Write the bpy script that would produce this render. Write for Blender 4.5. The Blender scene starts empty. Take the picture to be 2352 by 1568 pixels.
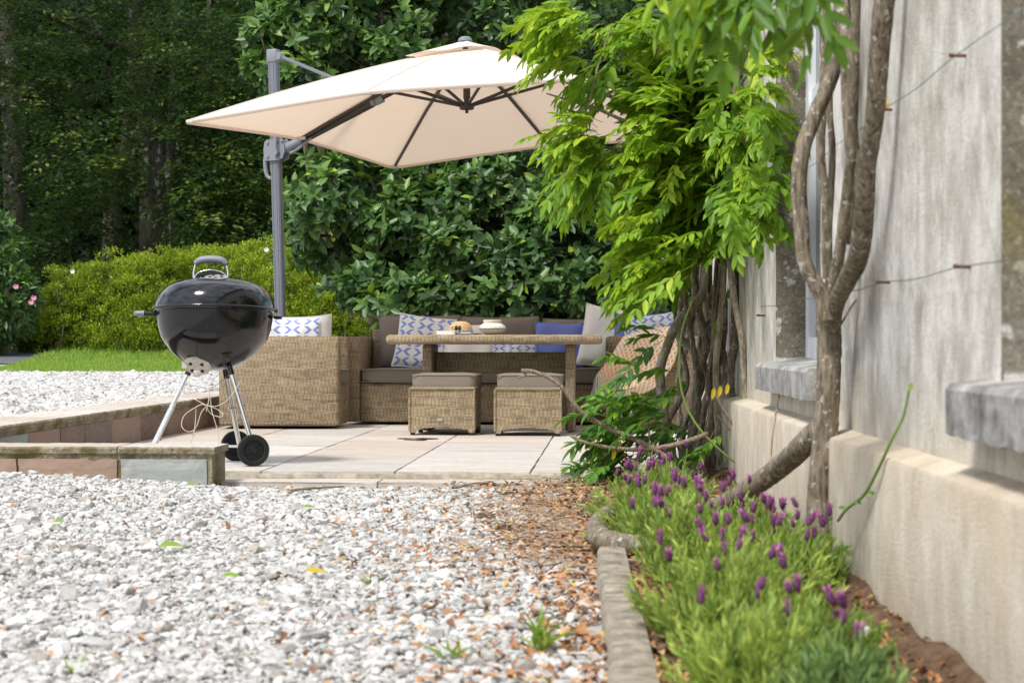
import bpy, bmesh, math, random
import numpy as np
from mathutils import Vector, Matrix, Quaternion
R = math.radians
rng = np.random.default_rng(7)
random.seed(7)
scene = bpy.context.scene
COL = scene.collection

# ------------------------------------------------------------------ camera, sky, sun, exposure
EYE = 0.59
F = 4200.0
cam_d = bpy.data.cameras.new('camera'); cam = bpy.data.objects.new('camera', cam_d); COL.objects.link(cam)
cam.location = (0, 0, EYE); cam.rotation_euler = (R(90), 0, 0)
cam_d.sensor_width = 36; cam_d.lens = F / 2352 * 36; cam_d.shift_y = 6 / 2352
cam_d.clip_start = 0.05; cam_d.clip_end = 500
cam_d.dof.use_dof = True; cam_d.dof.focus_distance = 11.0; cam_d.dof.aperture_fstop = 7.0
scene.camera = cam
SUN_EL, SUN_AZ = 56.0, 38.0          # azimuth: degrees to the left of straight behind the camera
sv = Vector((-math.sin(R(SUN_AZ)) * math.cos(R(SUN_EL)), -math.cos(R(SUN_AZ)) * math.cos(R(SUN_EL)), math.sin(R(SUN_EL))))
sun_d = bpy.data.lights.new('sun', 'SUN'); sun = bpy.data.objects.new('sun', sun_d); COL.objects.link(sun)
sun_d.energy = 2.7; sun_d.angle = R(11.0); sun_d.color = (1.0, 0.975, 0.925)
sun.rotation_euler = sv.to_track_quat('Z', 'Y').to_euler()
w = bpy.data.worlds.new('World'); scene.world = w; w.use_nodes = True
nt = w.node_tree; bg = nt.nodes['Background']
sky = nt.nodes.new('ShaderNodeTexSky'); sky.sky_type = 'NISHITA'; sky.sun_disc = False
sky.sun_elevation = R(SUN_EL); sky.sun_rotation = R(180 + SUN_AZ); sky.air_density = 1.0; sky.dust_density = 1.2
tc = nt.nodes.new('ShaderNodeTexCoord'); cn = nt.nodes.new('ShaderNodeTexNoise'); cn.inputs['Scale'].default_value = 2.6
cn.inputs['Detail'].default_value = 8; cn.inputs['Roughness'].default_value = .55
mp = nt.nodes.new('ShaderNodeMapping'); mp.inputs['Scale'].default_value = (1, 1, 2.2)
cr = nt.nodes.new('ShaderNodeValToRGB'); cr.color_ramp.elements[0].position = .38; cr.color_ramp.elements[1].position = .60
mx = nt.nodes.new('ShaderNodeMix'); mx.data_type = 'RGBA'; mx.inputs[7].default_value = (9.5, 9.7, 10.0, 1)
nt.links.new(tc.outputs['Generated'], mp.inputs[0]); nt.links.new(mp.outputs[0], cn.inputs['Vector'])
nt.links.new(cn.outputs['Fac'], cr.inputs[0]); nt.links.new(cr.outputs[0], mx.inputs[0])
nt.links.new(sky.outputs[0], mx.inputs[6]); nt.links.new(mx.outputs[2], bg.inputs[0]); bg.inputs[1].default_value = 0.105
scene.view_settings.view_transform = 'Standard'; scene.view_settings.look = 'None'
scene.view_settings.exposure = 0.58; scene.view_settings.gamma = 1
scene.render.engine = 'CYCLES'
scene.cycles.max_bounces = 7; scene.cycles.diffuse_bounces = 3; scene.cycles.transmission_bounces = 5
scene.cycles.transparent_max_bounces = 6; scene.cycles.use_denoising = True; scene.cycles.caustics_reflective = False

# ------------------------------------------------------------------ helpers
def P(px, py, Y):
    """the point at depth Y metres seen at pixel (px, py) of a 2352 px wide view"""
    return np.array(((px - 1176) / F * Y, Y, EYE - (py - 790) / F * Y))
WA = R(1.83)                     # house direction
PA = R(3.1)                      # patio direction
def HW(o, d, z=0.0):             # house frame: o = offset right of the line of sight, d = along the wall
    return np.array((o * math.cos(WA) + d * math.sin(WA), d * math.cos(WA) - o * math.sin(WA), z))

def norm(a):
    return a / np.maximum(np.linalg.norm(a, axis=-1, keepdims=True), 1e-9)

class NB:
    """small node builder"""
    def __init__(s, name):
        s.m = bpy.data.materials.new(name); s.m.use_nodes = True; s.nt = s.m.node_tree
        s.b = s.nt.nodes['Principled BSDF']; s.out = s.nt.nodes['Material Output']
    def n(s, typ, ins=None, **props):
        nd = s.nt.nodes.new('ShaderNode' + typ)
        for k, v in props.items(): setattr(nd, k, v)
        for k, v in (ins or {}).items(): s.set(nd.inputs[k], v)
        return nd
    def set(s, sock, v):
        if isinstance(v, bpy.types.NodeSocket): s.nt.links.new(v, sock)
        elif isinstance(v, bpy.types.Node): s.nt.links.new(v.outputs[0], sock)
        elif isinstance(v, tuple) and len(v) == 3 and sock.type == 'RGBA': sock.default_value = (*v, 1)
        else: sock.default_value = v
    def p(s, **kw):
        for k, v in kw.items(): s.set(s.b.inputs[k.replace('_', ' ')], v)
    def coord(s, kind='Object', scale=None, rot=None):
        c = s.n('TexCoord').outputs[kind]
        if scale is not None or rot is not None:
            c = s.n('Mapping', {'Vector': c, 'Scale': scale or (1, 1, 1), 'Rotation': rot or (0, 0, 0)}).outputs[0]
        return c
    def noise(s, vec, scale, detail=4, rough=.55, dist=0):
        return s.n('TexNoise', {'Vector': vec, 'Scale': scale, 'Detail': detail, 'Roughness': rough, 'Distortion': dist}).outputs['Fac']
    def ramp(s, fac, stops, interp='LINEAR'):
        r = s.n('ValToRGB', {'Fac': fac}); e = r.color_ramp.elements; r.color_ramp.interpolation = interp
        while len(e) < len(stops): e.new(.5)
        for i, (p, c) in enumerate(stops):
            e[i].position = p; e[i].color = (*c, 1) if isinstance(c, tuple) else (c, c, c, 1)
        return r.outputs[0]
    def mix(s, f, a, b, mode='MIX'):
        m = s.n('Mix', data_type='RGBA', blend_type=mode)
        s.set(m.inputs[0], f); s.set(m.inputs[6], a); s.set(m.inputs[7], b); return m.outputs[2]
    def math(s, op, a, b=0.0, c=0.0):
        m = s.n('Math', operation=op); s.set(m.inputs[0], a); s.set(m.inputs[1], b); s.set(m.inputs[2], c); return m.outputs[0]
    def bump(s, h, strength=.5, dist=.01, nrm=None):
        b = s.n('Bump', {'Height': h, 'Strength': strength, 'Distance': dist})
        if nrm: s.set(b.inputs['Normal'], nrm)
        s.set(s.b.inputs['Normal'], b.outputs[0]); return b.outputs[0]
    def attr(s, name='rnd'):
        return s.n('Attribute', attribute_name=name).outputs['Fac']

def simple(name, col, rough=.6, metal=0, spec=.5, var=0.0, scale=20, bump=0, bdist=.002):
    b = NB(name); c = b.coord()
    if var:
        n = b.noise(c, scale, 5)
        b.p(Base_Color=b.ramp(n, [(.3, tuple(x * (1 - var) for x in col)), (.7, tuple(min(1, x * (1 + var)) for x in col))]))
    else: b.p(Base_Color=col)
    b.p(Roughness=rough, Metallic=metal); b.b.inputs['Specular IOR Level'].default_value = spec
    if bump: b.bump(b.noise(c, scale * 3, 4), bump, bdist)
    return b.m

def leaf_mat(name, stops, trans, tfac=.35, rough=.5, spec=.4, patch=0):
    b = NB(name); a = b.attr()
    c = b.ramp(a, stops)
    if patch:
        n = b.noise(b.coord(), patch, 2)
        c = b.mix(b.ramp(n, [(.45, 0.0), (.65, .6)]), c, trans)
    b.p(Base_Color=c, Roughness=rough); b.b.inputs['Specular IOR Level'].default_value = spec
    t = b.n('BsdfTranslucent', {'Color': b.mix(.5, c, trans)})
    m = b.n('MixShader', {0: tfac, 1: b.b.outputs[0], 2: t.outputs[0]})
    b.nt.links.new(m.outputs[0], b.out.inputs[0]); return b.m

class MB:
    """collects vertices and faces, builds ONE mesh object"""
    def __init__(s): s.V = []; s.F = {}; s.n = 0; s.R = []; s.U = []
    def add(s, V, Fs, rnd=0.5, uv=None, mi=0):
        V = np.asarray(V, float).reshape(-1, 3)
        for f in (Fs if isinstance(Fs, list) else [Fs]):
            f = np.asarray(f, int)
            if f.size: s.F.setdefault((f.shape[1], mi), []).append(f + s.n)
        s.V.append(V); s.n += len(V)
        s.R.append(np.broadcast_to(np.asarray(rnd, float), (len(V),)))
        s.U.append(np.zeros((len(V), 2)) if uv is None else np.asarray(uv, float))
    def build(s, name, mats, parent=None, smooth=True, origin=None):
        me = bpy.data.meshes.new(name)
        V = np.concatenate(s.V)
        if origin is not None: V = V - np.asarray(origin, float)
        tot = []; idx = []; mi = []
        for (k, m_), fl in s.F.items():
            f = np.concatenate(fl); tot.append(np.full(len(f), k)); idx.append(f.ravel()); mi.append(np.full(len(f), m_))
        tot = np.concatenate(tot); idx = np.concatenate(idx); mi = np.concatenate(mi)
        me.vertices.add(len(V)); me.vertices.foreach_set('co', V.astype(np.float32).ravel())
        me.loops.add(len(idx)); me.loops.foreach_set('vertex_index', idx.astype(np.int32))
        me.polygons.add(len(tot))
        st = np.concatenate(([0], np.cumsum(tot)[:-1]))
        me.polygons.foreach_set('loop_start', st.astype(np.int32))
        me.polygons.foreach_set('loop_total', tot.astype(np.int32))
        me.polygons.foreach_set('material_index', mi.astype(np.int32))
        me.polygons.foreach_set('use_smooth', np.full(len(tot), bool(smooth)))
        a = me.attributes.new('rnd', 'FLOAT', 'POINT'); a.data.foreach_set('value', np.concatenate(s.R).astype(np.float32))
        U = np.concatenate(s.U)
        if U.any():
            uvl = me.uv_layers.new(name='UVMap'); uvl.data.foreach_set('uv', U[idx].astype(np.float32).ravel())
        me.update(calc_edges=True)
        for m_ in (mats if isinstance(mats, (list, tuple)) else [mats]): me.materials.append(m_)
        o = bpy.data.objects.new(name, me); COL.objects.link(o)
        if parent: o.parent = parent
        elif origin is not None: o.location = origin
        return o

def tag(o, label=None, cat=None, group=None, kind=None):
    if label: o['label'] = label
    if cat: o['category'] = cat
    if group: o['group'] = group
    if kind: o['kind'] = kind
    return o
def thing(name, label, cat, loc=(0, 0, 0), rz=0, group=None):
    o = bpy.data.objects.new(name, None); COL.objects.link(o); o.empty_display_size = .1
    o.location = loc; o.rotation_euler = (0, 0, rz); return tag(o, label, cat, group)
def dup(root, loc=None, rz=None, label=None, group=None, **kw):
    r = root.copy(); COL.objects.link(r)
    if loc is not None: r.location = loc
    if rz is not None: r.rotation_euler = (0, 0, rz)
    if label: r['label'] = label
    if group: r['group'] = group
    for ch in list(root.children):
        c = ch.copy(); COL.objects.link(c); c.parent = r
        for g in ch.children:
            d = g.copy(); COL.objects.link(d); d.parent = c
    return r

# ---- hard surface: bmesh pieces
def bm_box(x0, x1, y0, y1, z0, z1, r=0, seg=2):
    bm = bmesh.new(); bmesh.ops.create_cube(bm, size=1)
    for v in bm.verts: v.co = Vector(((x0 + x1) / 2 + v.co.x * (x1 - x0), (y0 + y1) / 2 + v.co.y * (y1 - y0), (z0 + z1) / 2 + v.co.z * (z1 - z0)))
    if r: bmesh.ops.bevel(bm, geom=bm.edges[:], offset=r, segments=seg, profile=.5, affect='EDGES')
    return bm
def bm_cyl(p0, p1, r0, r1=None, n=16, cap=True):
    p0, p1 = Vector(p0), Vector(p1); d = p1 - p0; bm = bmesh.new()
    bmesh.ops.create_cone(bm, cap_ends=cap, segments=n, radius1=r0, radius2=r0 if r1 is None else r1, depth=d.length)
    bmesh.ops.transform(bm, matrix=Matrix.Translation((p0 + p1) / 2) @ d.to_track_quat('Z', 'Y').to_matrix().to_4x4(), verts=bm.verts); return bm
def bm_prism(outline, y0, y1):           # outline in x,z extruded along y
    bm = bmesh.new(); a = [bm.verts.new((x, y0, z)) for x, z in outline]; b = [bm.verts.new((x, y1, z)) for x, z in outline]
    n = len(outline); bm.faces.new(a); bm.faces.new(b[::-1])
    for i in range(n): bm.faces.new((a[(i + 1) % n], a[i], b[i], b[(i + 1) % n]))
    bmesh.ops.recalc_face_normals(bm, faces=bm.faces); return bm
def bm_lathe(prof, n=48):
    bm = bmesh.new(); rings = []
    for r, z in prof:
        rings.append([bm.verts.new((r * math.cos(2 * math.pi * i / n), r * math.sin(2 * math.pi * i / n), z)) for i in range(n)] if r > 1e-5 else [bm.verts.new((0, 0, z))])
    for a, b in zip(rings, rings[1:]):
        for i in range(n):
            j = (i + 1) % n
            if len(a) == 1 and len(b) == 1: continue
            if len(a) == 1: bm.faces.new((a[0], b[i], b[j]))
            elif len(b) == 1: bm.faces.new((a[i], a[j], b[0]))
            else: bm.faces.new((a[i], a[j], b[j], b[i]))
    bmesh.ops.recalc_face_normals(bm, faces=bm.faces); return bm
def xf(bm, M): bmesh.ops.transform(bm, matrix=M, verts=bm.verts); return bm
def join(*bms):
    out = bmesh.new()
    for b in bms:
        me = bpy.data.meshes.new('t'); b.to_mesh(me); out.from_mesh(me); bpy.data.meshes.remove(me); b.free()
    return out
def obj(name, bm, mats, parent=None, uv=False, smooth=False, angle=40, loc=None):
    if uv:
        l = bm.loops.layers.uv.verify()
        for f in bm.faces:
            n = f.normal; ax = max(range(3), key=lambda i: abs(n[i]))
            for lp in f.loops:
                c = lp.vert.co
                lp[l].uv = (c.y, c.z) if ax == 0 else (c.x, c.z) if ax == 1 else (c.x, c.y)
    me = bpy.data.meshes.new(name); bm.to_mesh(me); bm.free()
    for m_ in (mats if isinstance(mats, (list, tuple)) else [mats]): me.materials.append(m_)
    if smooth:
        me.polygons.foreach_set('use_smooth', [True] * len(me.polygons))
        try: me.set_sharp_from_angle(angle=R(angle))
        except Exception: pass
    o = bpy.data.objects.new(name, me); COL.objects.link(o)
    if parent: o.parent = parent
    if loc is not None: o.location = loc
    return o

# ---- organic helpers
def cr_path(pts, m=8):
    p = np.asarray(pts, float); q = np.vstack((2 * p[0] - p[1], p, 2 * p[-1] - p[-2])); out = []
    for i in range(1, len(q) - 2):
        for t in np.linspace(0, 1, m, endpoint=False):
            a, b, c, d = q[i - 1], q[i], q[i + 1], q[i + 2]
            out.append(.5 * ((2 * b) + (c - a) * t + (2 * a - 5 * b + 4 * c - d) * t ** 2 + (3 * b - a - 3 * c + d) * t ** 3))
    out.append(q[-2]); return np.array(out)
def tube(mb, pts, r0, r1=None, sides=8, m=6, rough=0.0, rnd=.5, seed=0, flare=0):
    c = cr_path(pts, m) if m else np.asarray(pts, float); n = len(c)
    if isinstance(r0, (list, tuple)): rad = np.interp(np.linspace(0, 1, n), np.linspace(0, 1, len(r0)), r0)
    else: rad = np.linspace(r0, r0 if r1 is None else r1, n)
    t = norm(np.gradient(c, axis=0)); g = np.random.default_rng(seed + 11)
    ref = np.array((0, 0, 1.)) if abs(t[0][2]) < .9 else np.array((1., 0, 0))
    A = []; a = norm(np.cross(ref, t[0]))
    for i in range(n):
        a = norm(a - t[i] * np.dot(a, t[i])); A.append(a)
    A = np.array(A); B = np.cross(t, A)
    th = np.arange(sides) / sides * 2 * np.pi
    k = np.ones((n, sides))
    if rough:
        ph = g.random(4) * 6; tt = np.arange(n)[:, None] / 6.0
        k += rough * (np.sin(2 * th[None] + ph[0] + tt) * .5 + np.sin(3 * th[None] + ph[1] - tt * 1.7) * .4 + g.normal(0, .25, (n, sides)))
    V = c[:, None] + (A[:, None] * np.cos(th)[None, :, None] + B[:, None] * np.sin(th)[None, :, None]) * (rad[:, None] * k)[..., None]
    i = np.arange(n - 1)[:, None] * sides; j = np.arange(sides)[None]; j2 = (j + 1) % sides
    Fq = np.stack((i + j, i + j2, i + sides + j2, i + sides + j), -1).reshape(-1, 4)
    mb.add(V.reshape(-1, 3), Fq, rnd)
    mb.add(c[[-1]] + t[[-1]] * rad[-1] * .6, np.zeros((0, 3), int), rnd)
    top = mb.n - 1; base = top - sides
    mb.F.setdefault((3, 0), []).append(np.array([[base + q, base + (q + 1) % sides, top] for q in range(sides)]))
    return c

OV = (np.array([[0, 0, 0], [.33, 0, -.05], [.68, 0, -.05], [1, 0, 0], [.28, .46, .05], [.68, .40, .04], [.28, -.46, .05], [.68, -.40, .04]]),
      [np.array([[0, 1, 4], [2, 3, 5], [0, 6, 1], [2, 7, 3]]), np.array([[1, 2, 5, 4], [6, 7, 2, 1]])])
SM = (np.array([[0, 0, 0], [.5, .5, .08], [1, 0, 0], [.5, -.5, .08]]), [np.array([[0, 3, 2, 1]])])
PT = (np.array([[0, 0, 0], [.4, .5, .1], [1, 0, -.12], [.4, -.5, .1], [.4, 0, 0]]), [np.array([[0, 4, 1], [4, 2, 1], [0, 3, 4], [4, 3, 2]])])
def leaves(mb, pos, axis, nrm, L, W, tmpl=SM, rnd=None, droop=0.0, mi=0):
    pos = np.asarray(pos, float); n = len(pos); a = norm(np.broadcast_to(np.asarray(axis, float), pos.shape)); nr = np.broadcast_to(np.asarray(nrm, float), pos.shape)
    nr = norm(nr - a * (nr * a).sum(-1, keepdims=True)); b = np.cross(nr, a)
    L = np.broadcast_to(L, (n,))[:, None, None]; W = np.broadcast_to(W, (n,))[:, None, None]
    T, Fs = tmpl; u, v, w_ = T[:, 0][None, :, None], T[:, 1][None, :, None], T[:, 2][None, :, None]
    V = pos[:, None] + a[:, None] * u * L + b[:, None] * v * W + nr[:, None] * (w_ - droop * u * u) * L
    k = len(T); off = (np.arange(n) * k)[:, None, None]
    rn = rng.random(n) if rnd is None else np.broadcast_to(rnd, (n,))
    mb.add(V.reshape(-1, 3), [(f[None] + off).reshape(-1, f.shape[1]) for f in Fs], np.repeat(rn, k), mi=mi)
def rdir(n, up=0.0):
    d = rng.normal(size=(n, 3)); d[:, 2] += up; return norm(d)

ROCK_V = None
def ico(sub):
    bm = bmesh.new(); bmesh.ops.create_icosphere(bm, subdivisions=sub, radius=1)
    V = np.array([v.co[:] for v in bm.verts]); Fc = np.array([[v.index for v in f.verts] for f in bm.faces]); bm.free(); return V, Fc
def rocks(mb, pos, size, sub=1, flat=.65, nv=12):
    V0, F0 = ico(sub)
    n = len(pos); k = len(V0)
    shapes = []
    for i in range(nv):
        g = np.random.default_rng(50 + i); s = V0.copy()
        for _ in range(7):
            d = norm(g.normal(size=3)); h = g.uniform(.30, .7); dd = s @ d; s -= np.outer(np.maximum(dd - h, 0) * .97, d)
        s *= (1.12 + g.normal(0, .10, (k, 1))); shapes.append(s * g.uniform(.75, 1.25, 3))
    shapes = np.array(shapes)[rng.integers(0, nv, n)]
    q = rng.normal(size=(n, 3)); ang = rng.random(n) * 2 * np.pi
    M1 = norm(q); M2 = norm(np.cross(M1, rng.normal(size=(n, 3)))); M3 = np.cross(M1, M2)
    rot = np.stack((M1, M2, M3), 1)
    S = np.einsum('nki,nij->nkj', shapes, rot) * np.asarray(size)[:, None, None]
    S[:, :, 2] *= flat
    V = pos[:, None] + S
    mb.add(V.reshape(-1, 3), (F0[None] + (np.arange(n) * k)[:, None, None]).reshape(-1, 3), np.repeat(rng.random(n), k))

# ------------------------------------------------------------------ materials
def wicker_mat(name='wicker', dark=1.0):
    b = NB(name); uv = b.n('TexCoord').outputs['UV']; sp = b.n('SeparateXYZ', {0: uv})
    U = b.math('DIVIDE', sp.outputs[0], .026); V = b.math('DIVIDE', sp.outputs[1], .0075)
    fu = b.math('FLOOR', U); fv = b.math('FLOOR', V)
    sv_ = b.math('ABSOLUTE', b.math('SINE', b.math('MULTIPLY', V, math.pi)))
    par = b.math('MULTIPLY', b.math('ABSOLUTE', b.math('SINE', b.math('MULTIPLY', b.math('ADD', U, b.math('MULTIPLY', b.math('FLOOR', b.math('MULTIPLY', V, .125)), .5)), math.pi))), 1.0)
    h = b.math('MULTIPLY', sv_, b.math('ADD', .35, b.math('MULTIPLY', par, .65)))
    cv = b.n('CombineXYZ', {0: b.math('MULTIPLY', U, .28), 1: b.math('MULTIPLY', fv, 3.1), 2: 0.0})
    n1 = b.noise(cv.outputs[0], 1.0, 2)
    cv2 = b.n('CombineXYZ', {0: fu, 1: b.math('FLOOR', b.math('MULTIPLY', V, .125)), 2: 0.0})
    n2 = b.n('TexWhiteNoise', {'Vector': cv2.outputs[0]}, noise_dimensions='2D').outputs['Value']
    cv3 = b.n('CombineXYZ', {0: b.math('MULTIPLY', sp.outputs[0], 1.5), 1: b.math('MULTIPLY', sp.outputs[1], 22), 2: 0.0})
    n3 = b.noise(cv3.outputs[0], 1.0, 3)
    f = b.math('ADD', b.math('ADD', b.math('MULTIPLY', n1, .36), b.math('MULTIPLY', n2, .04)), b.math('ADD', b.math('MULTIPLY', n3, .14), .225))
    c = b.ramp(f, [(.36, tuple(x * dark for x in (.13, .095, .058))), (.45, tuple(x * dark for x in (.32, .24, .14))), (.52, tuple(x * dark for x in (.47, .365, .225))), (.64, tuple(x * dark for x in (.64, .51, .325)))])
    c = b.mix(b.ramp(h, [(.1, .85), (.6, 0.0)]), c, (.05, .032, .018))
    b.p(Base_Color=c, Roughness=.55); b.b.inputs['Specular IOR Level'].default_value = .35
    b.bump(h, .9, .004); return b.m
WICK = wicker_mat()
TAUPE = simple('taupe_fabric', (.215, .18, .148), .9, var=.10, scale=260, spec=.15, bump=.25, bdist=.001)
CREAM = simple('cream_fabric', (.80, .77, .71), .9, var=.04, scale=200, spec=.15, bump=.3, bdist=.001)
BLUE = simple('blue_fabric', (.16, .20, .50), .9, var=.10, scale=240, spec=.15, bump=.3, bdist=.001)
def zigzag_mat():
    b = NB('zigzag_fabric'); sp = b.n('SeparateXYZ', {0: b.n('TexCoord').outputs['UV']})
    u, v = sp.outputs[0], sp.outputs[1]
    tri = b.math('PINGPONG', b.math('MULTIPLY', v, 6.0), .5)
    col = b.math('FLOOR', b.math('MULTIPLY', u, 6.0))
    sgn = b.math('SUBTRACT', b.math('MULTIPLY', b.math('MODULO', col, 2.0), 2.0), 1.0)
    fu = b.math('FRACT', b.math('MULTIPLY', u, 6.0))
    s = b.math('ADD', fu, b.math('MULTIPLY', b.math('MULTIPLY', b.math('SUBTRACT', tri, .25), sgn), 1.15))
    m1 = b.math('LESS_THAN', b.math('ABSOLUTE', b.math('SUBTRACT', s, .5)), .20)
    gap = b.math('GREATER_THAN', b.math('FRACT', b.math('ADD', b.math('MULTIPLY', v, 6.0), .09)), .16)
    f = b.math('MULTIPLY', m1, gap)
    b.p(Base_Color=b.mix(f, (.78, .77, .76), (.24, .30, .60)), Roughness=.9); b.b.inputs['Specular IOR Level'].default_value = .15
    return b.m
ZIG = zigzag_mat()
CHROME = simple('chromed_steel', (.78, .78, .78), .16, metal=1)
GALV = simple('galvanised_plate', (.55, .52, .47), .42, metal=.75, var=.15, scale=60)
ENAMEL = NB('black_enamel'); ENAMEL.p(Base_Color=(.006, .006, .008), Roughness=.09, Coat_Weight=.25, Specular_IOR_Level=.45, Coat_Roughness=.03)
_c = ENAMEL.coord(); ENAMEL.p(Roughness=ENAMEL.ramp(ENAMEL.noise(_c, 9, 5), [(.35, .05), (.7, .2)]))
_h = ENAMEL.noise(_c, 400, 2); ENAMEL.bump(_h, .02, .0005); ENAMEL = ENAMEL.m
RUBBER = simple('black_rubber', (.012, .012, .013), .62, spec=.35)
GREYP = simple('grey_plastic', (.20, .215, .24), .5, var=.05, scale=80)
POSTM = NB('grey_powder_coat'); POSTM.p(Base_Color=(.145, .158, .185), Roughness=.45)
POSTM.bump(POSTM.n('TexWave', {'Vector': POSTM.coord('Object'), 'Scale': 26.0}, bands_direction='X').outputs['Fac'], .35, .002); POSTM = POSTM.m
DARKM = simple('dark_bronze_metal', (.035, .028, .024), .45, spec=.5)
def canopy_mat():
    b = NB('cream_canvas'); c = b.coord()
    n = b.noise(c, 5, 4); col = b.ramp(n, [(.3, (.82, .775, .71)), (.7, (.86, .815, .75))])
    wv = b.noise(c, 600, 1)
    b.p(Base_Color=col, Roughness=.9); b.b.inputs['Specular IOR Level'].default_value = .1
    b.bump(b.math('ADD', b.math('MULTIPLY', wv, .1), b.noise(c, 3.0, 2)), .5, .02)
    t = b.n('BsdfTranslucent', {'Color': (.93, .68, .49)})
    m = b.n('MixShader', {0: .31, 1: b.b.outputs[0], 2: t.outputs[0]}); b.nt.links.new(m.outputs[0], b.out.inputs[0]); return b.m
CANV = canopy_mat()
def bark_mat(name, base, hi, lichen=.5, scale=30, cover=(.60, .66)):
    b = NB(name); c = b.coord('Object'); cz = b.coord('Object', scale=(1, 1, .22))
    n = b.noise(cz, scale * 2.2, 6, .65)
    col = b.ramp(n, [(.33, tuple(x * .30 for x in base)), (.5, base), (.75, hi)])
    l = b.noise(c, scale * 1.1, 4, .6); f = b.ramp(l, [(cover[0], 0.0), (cover[1], lichen)])
    col = b.mix(f, col, (.50, .50, .45))
    m2 = b.ramp(b.noise(c, scale * .3, 3), [(.5, 0.0), (.7, .5)]); col = b.mix(m2, col, (.10, .095, .035))
    b.p(Base_Color=col, Roughness=.85); b.b.inputs['Specular IOR Level'].default_value = .2
    b.bump(n, .8, .006); return b.m
BARK = bark_mat('vine_bark', (.21, .17, .125), (.38, .32, .24), .8, 42, (.59, .63))
BARK2 = bark_mat('beech_bark', (.075, .065, .05), (.18, .16, .13), .8, 3.5)
BARKP = bark_mat('pale_vine_bark', (.34, .285, .215), (.56, .50, .41), .8, 42, (.59, .63))
TWIG = bark_mat('twig_bark', (.27, .21, .15), (.46, .38, .29), .5, 60)
def stone_mat(name, stops, attr=True, band=1.0, scale=6, bump=.5):
    b = NB(name); c = b.coord('Object'); a = b.attr()
    base = b.ramp(a, stops)
    off = b.n('CombineXYZ', {0: b.math('MULTIPLY', a, 31.0), 1: b.math('MULTIPLY', a, 57.0), 2: 0.0})
    v = b.n('VectorMath', {0: c, 1: off.outputs[0]}, operation='ADD').outputs[0]
    st = b.n('Mapping', {'Vector': v, 'Scale': (.45, 3.2, 1)}).outputs[0]
    n = b.noise(st, scale, 6, .6, .6)
    col = b.mix(b.ramp(n, [(.35, .75 * band), (.62, 0.0)]), base, (.36, .215, .13))
    n4 = b.noise(st, scale * 3, 6, .7, .3)
    col = b.mix(b.ramp(n4, [(.30, .55), (.46, 0.0)]), col, (.16, .12, .09))
    n2 = b.noise(v, 40, 5); col = b.mix(b.ramp(n2, [(.3, .35), (.6, 0.0)]), col, (.30, .27, .23))
    b.p(Base_Color=col, Roughness=.85); b.b.inputs['Specular IOR Level'].default_value = .25
    b.bump(b.math('ADD', n4, b.math('MULTIPLY', n2, .5)), bump, .006); return b.m
PAVE = stone_mat('sandstone_paving', [(0, (.50, .44, .385)), (.25, (.60, .57, .52)), (.45, (.63, .625, .605)), (.6, (.56, .51, .455)), (.8, (.50, .50, .49)), (1, (.63, .61, .57))], band=.55)
FACING = stone_mat('facing_stone', [(0, (.33, .225, .175)), (.35, (.17, .11, .09)), (.6, (.29, .205, .165)), (.85, (.16, .125, .11)), (1, (.33, .365, .355))], band=.25, bump=.8)
MORTAR = NB('mossy_mortar'); _c = MORTAR.coord(); _n = MORTAR.noise(_c, 7, 5)
MORTAR.p(Base_Color=MORTAR.mix(MORTAR.ramp(MORTAR.noise(_c, 45, 4), [(.35, .6), (.6, 0.0)]), MORTAR.ramp(_n, [(.38, (.15, .125, .045)), (.52, (.30, .25, .17)), (.7, (.36, .31, .22))]), (.10, .08, .04)), Roughness=.95)
MORTAR.bump(MORTAR.noise(_c, 60, 6), 1.0, .012); MORTAR = MORTAR.m
def gravel_mat(name, ground=False):
    b = NB(name); c = b.coord(); a = b.attr()
    stops = [(0, (.40, .36, .31)), (.06, (.33, .31, .29)), (.14, (.45, .44, .425)), (.5, (.58, .575, .565)), (.95, (.67, .665, .655)), (.98, (.50, .41, .32)), (1, (.40, .39, .38))]
    if ground:
        vor = b.n('TexVoronoi', {'Vector': c, 'Scale': 38.0}); a2 = b.n('SeparateColor', {0: vor.outputs['Color']}).outputs[0]
        col = b.ramp(a2, [(0, (.44, .42, .39)), (.3, (.58, .565, .54)), (1, (.68, .67, .65))])
        col = b.mix(b.ramp(vor.outputs['Distance'], [(.35, 0.0), (.75, .75)]), col, (.22, .19, .155))
        b.p(Base_Color=col, Roughness=.95); b.bump(b.math('SUBTRACT', 1.0, vor.outputs['Distance']), 1.0, .02)
    else:
        col = b.ramp(a, stops)
        n = b.noise(c, 90, 6, .7); col = b.mix(b.ramp(n, [(.36, .6), (.52, 0.0)]), col, (.30, .29, .27))
        b.p(Base_Color=col, Roughness=.9); b.bump(b.noise(c, 140, 5, .7), .7, .004)
    b.b.inputs['Specular IOR Level'].default_value = .25; return b.m
GRAV = gravel_mat('granite_gravel'); GRAVG = gravel_mat('gravel_bed', True)
SOIL = simple('brown_soil', (.155, .098, .062), .95, var=.45, scale=30, spec=.1, bump=1.0, bdist=.02)
ASPH = simple('old_asphalt', (.105, .105, .115), .9, var=.2, scale=40, bump=.4)
LITTER = NB('dry_leaves'); _a = LITTER.attr()
LITTER.p(Base_Color=LITTER.ramp(_a, [(0, (.14, .065, .03)), (.35, (.34, .145, .055)), (.7, (.46, .22, .085)), (.9, (.52, .33, .17)), (1, (.60, .40, .08))]), Roughness=.7); LITTER = LITTER.m
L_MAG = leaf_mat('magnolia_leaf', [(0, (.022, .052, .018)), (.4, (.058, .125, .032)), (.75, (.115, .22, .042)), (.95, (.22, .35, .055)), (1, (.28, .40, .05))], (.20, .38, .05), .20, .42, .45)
L_MAGR = L_MAG
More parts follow.
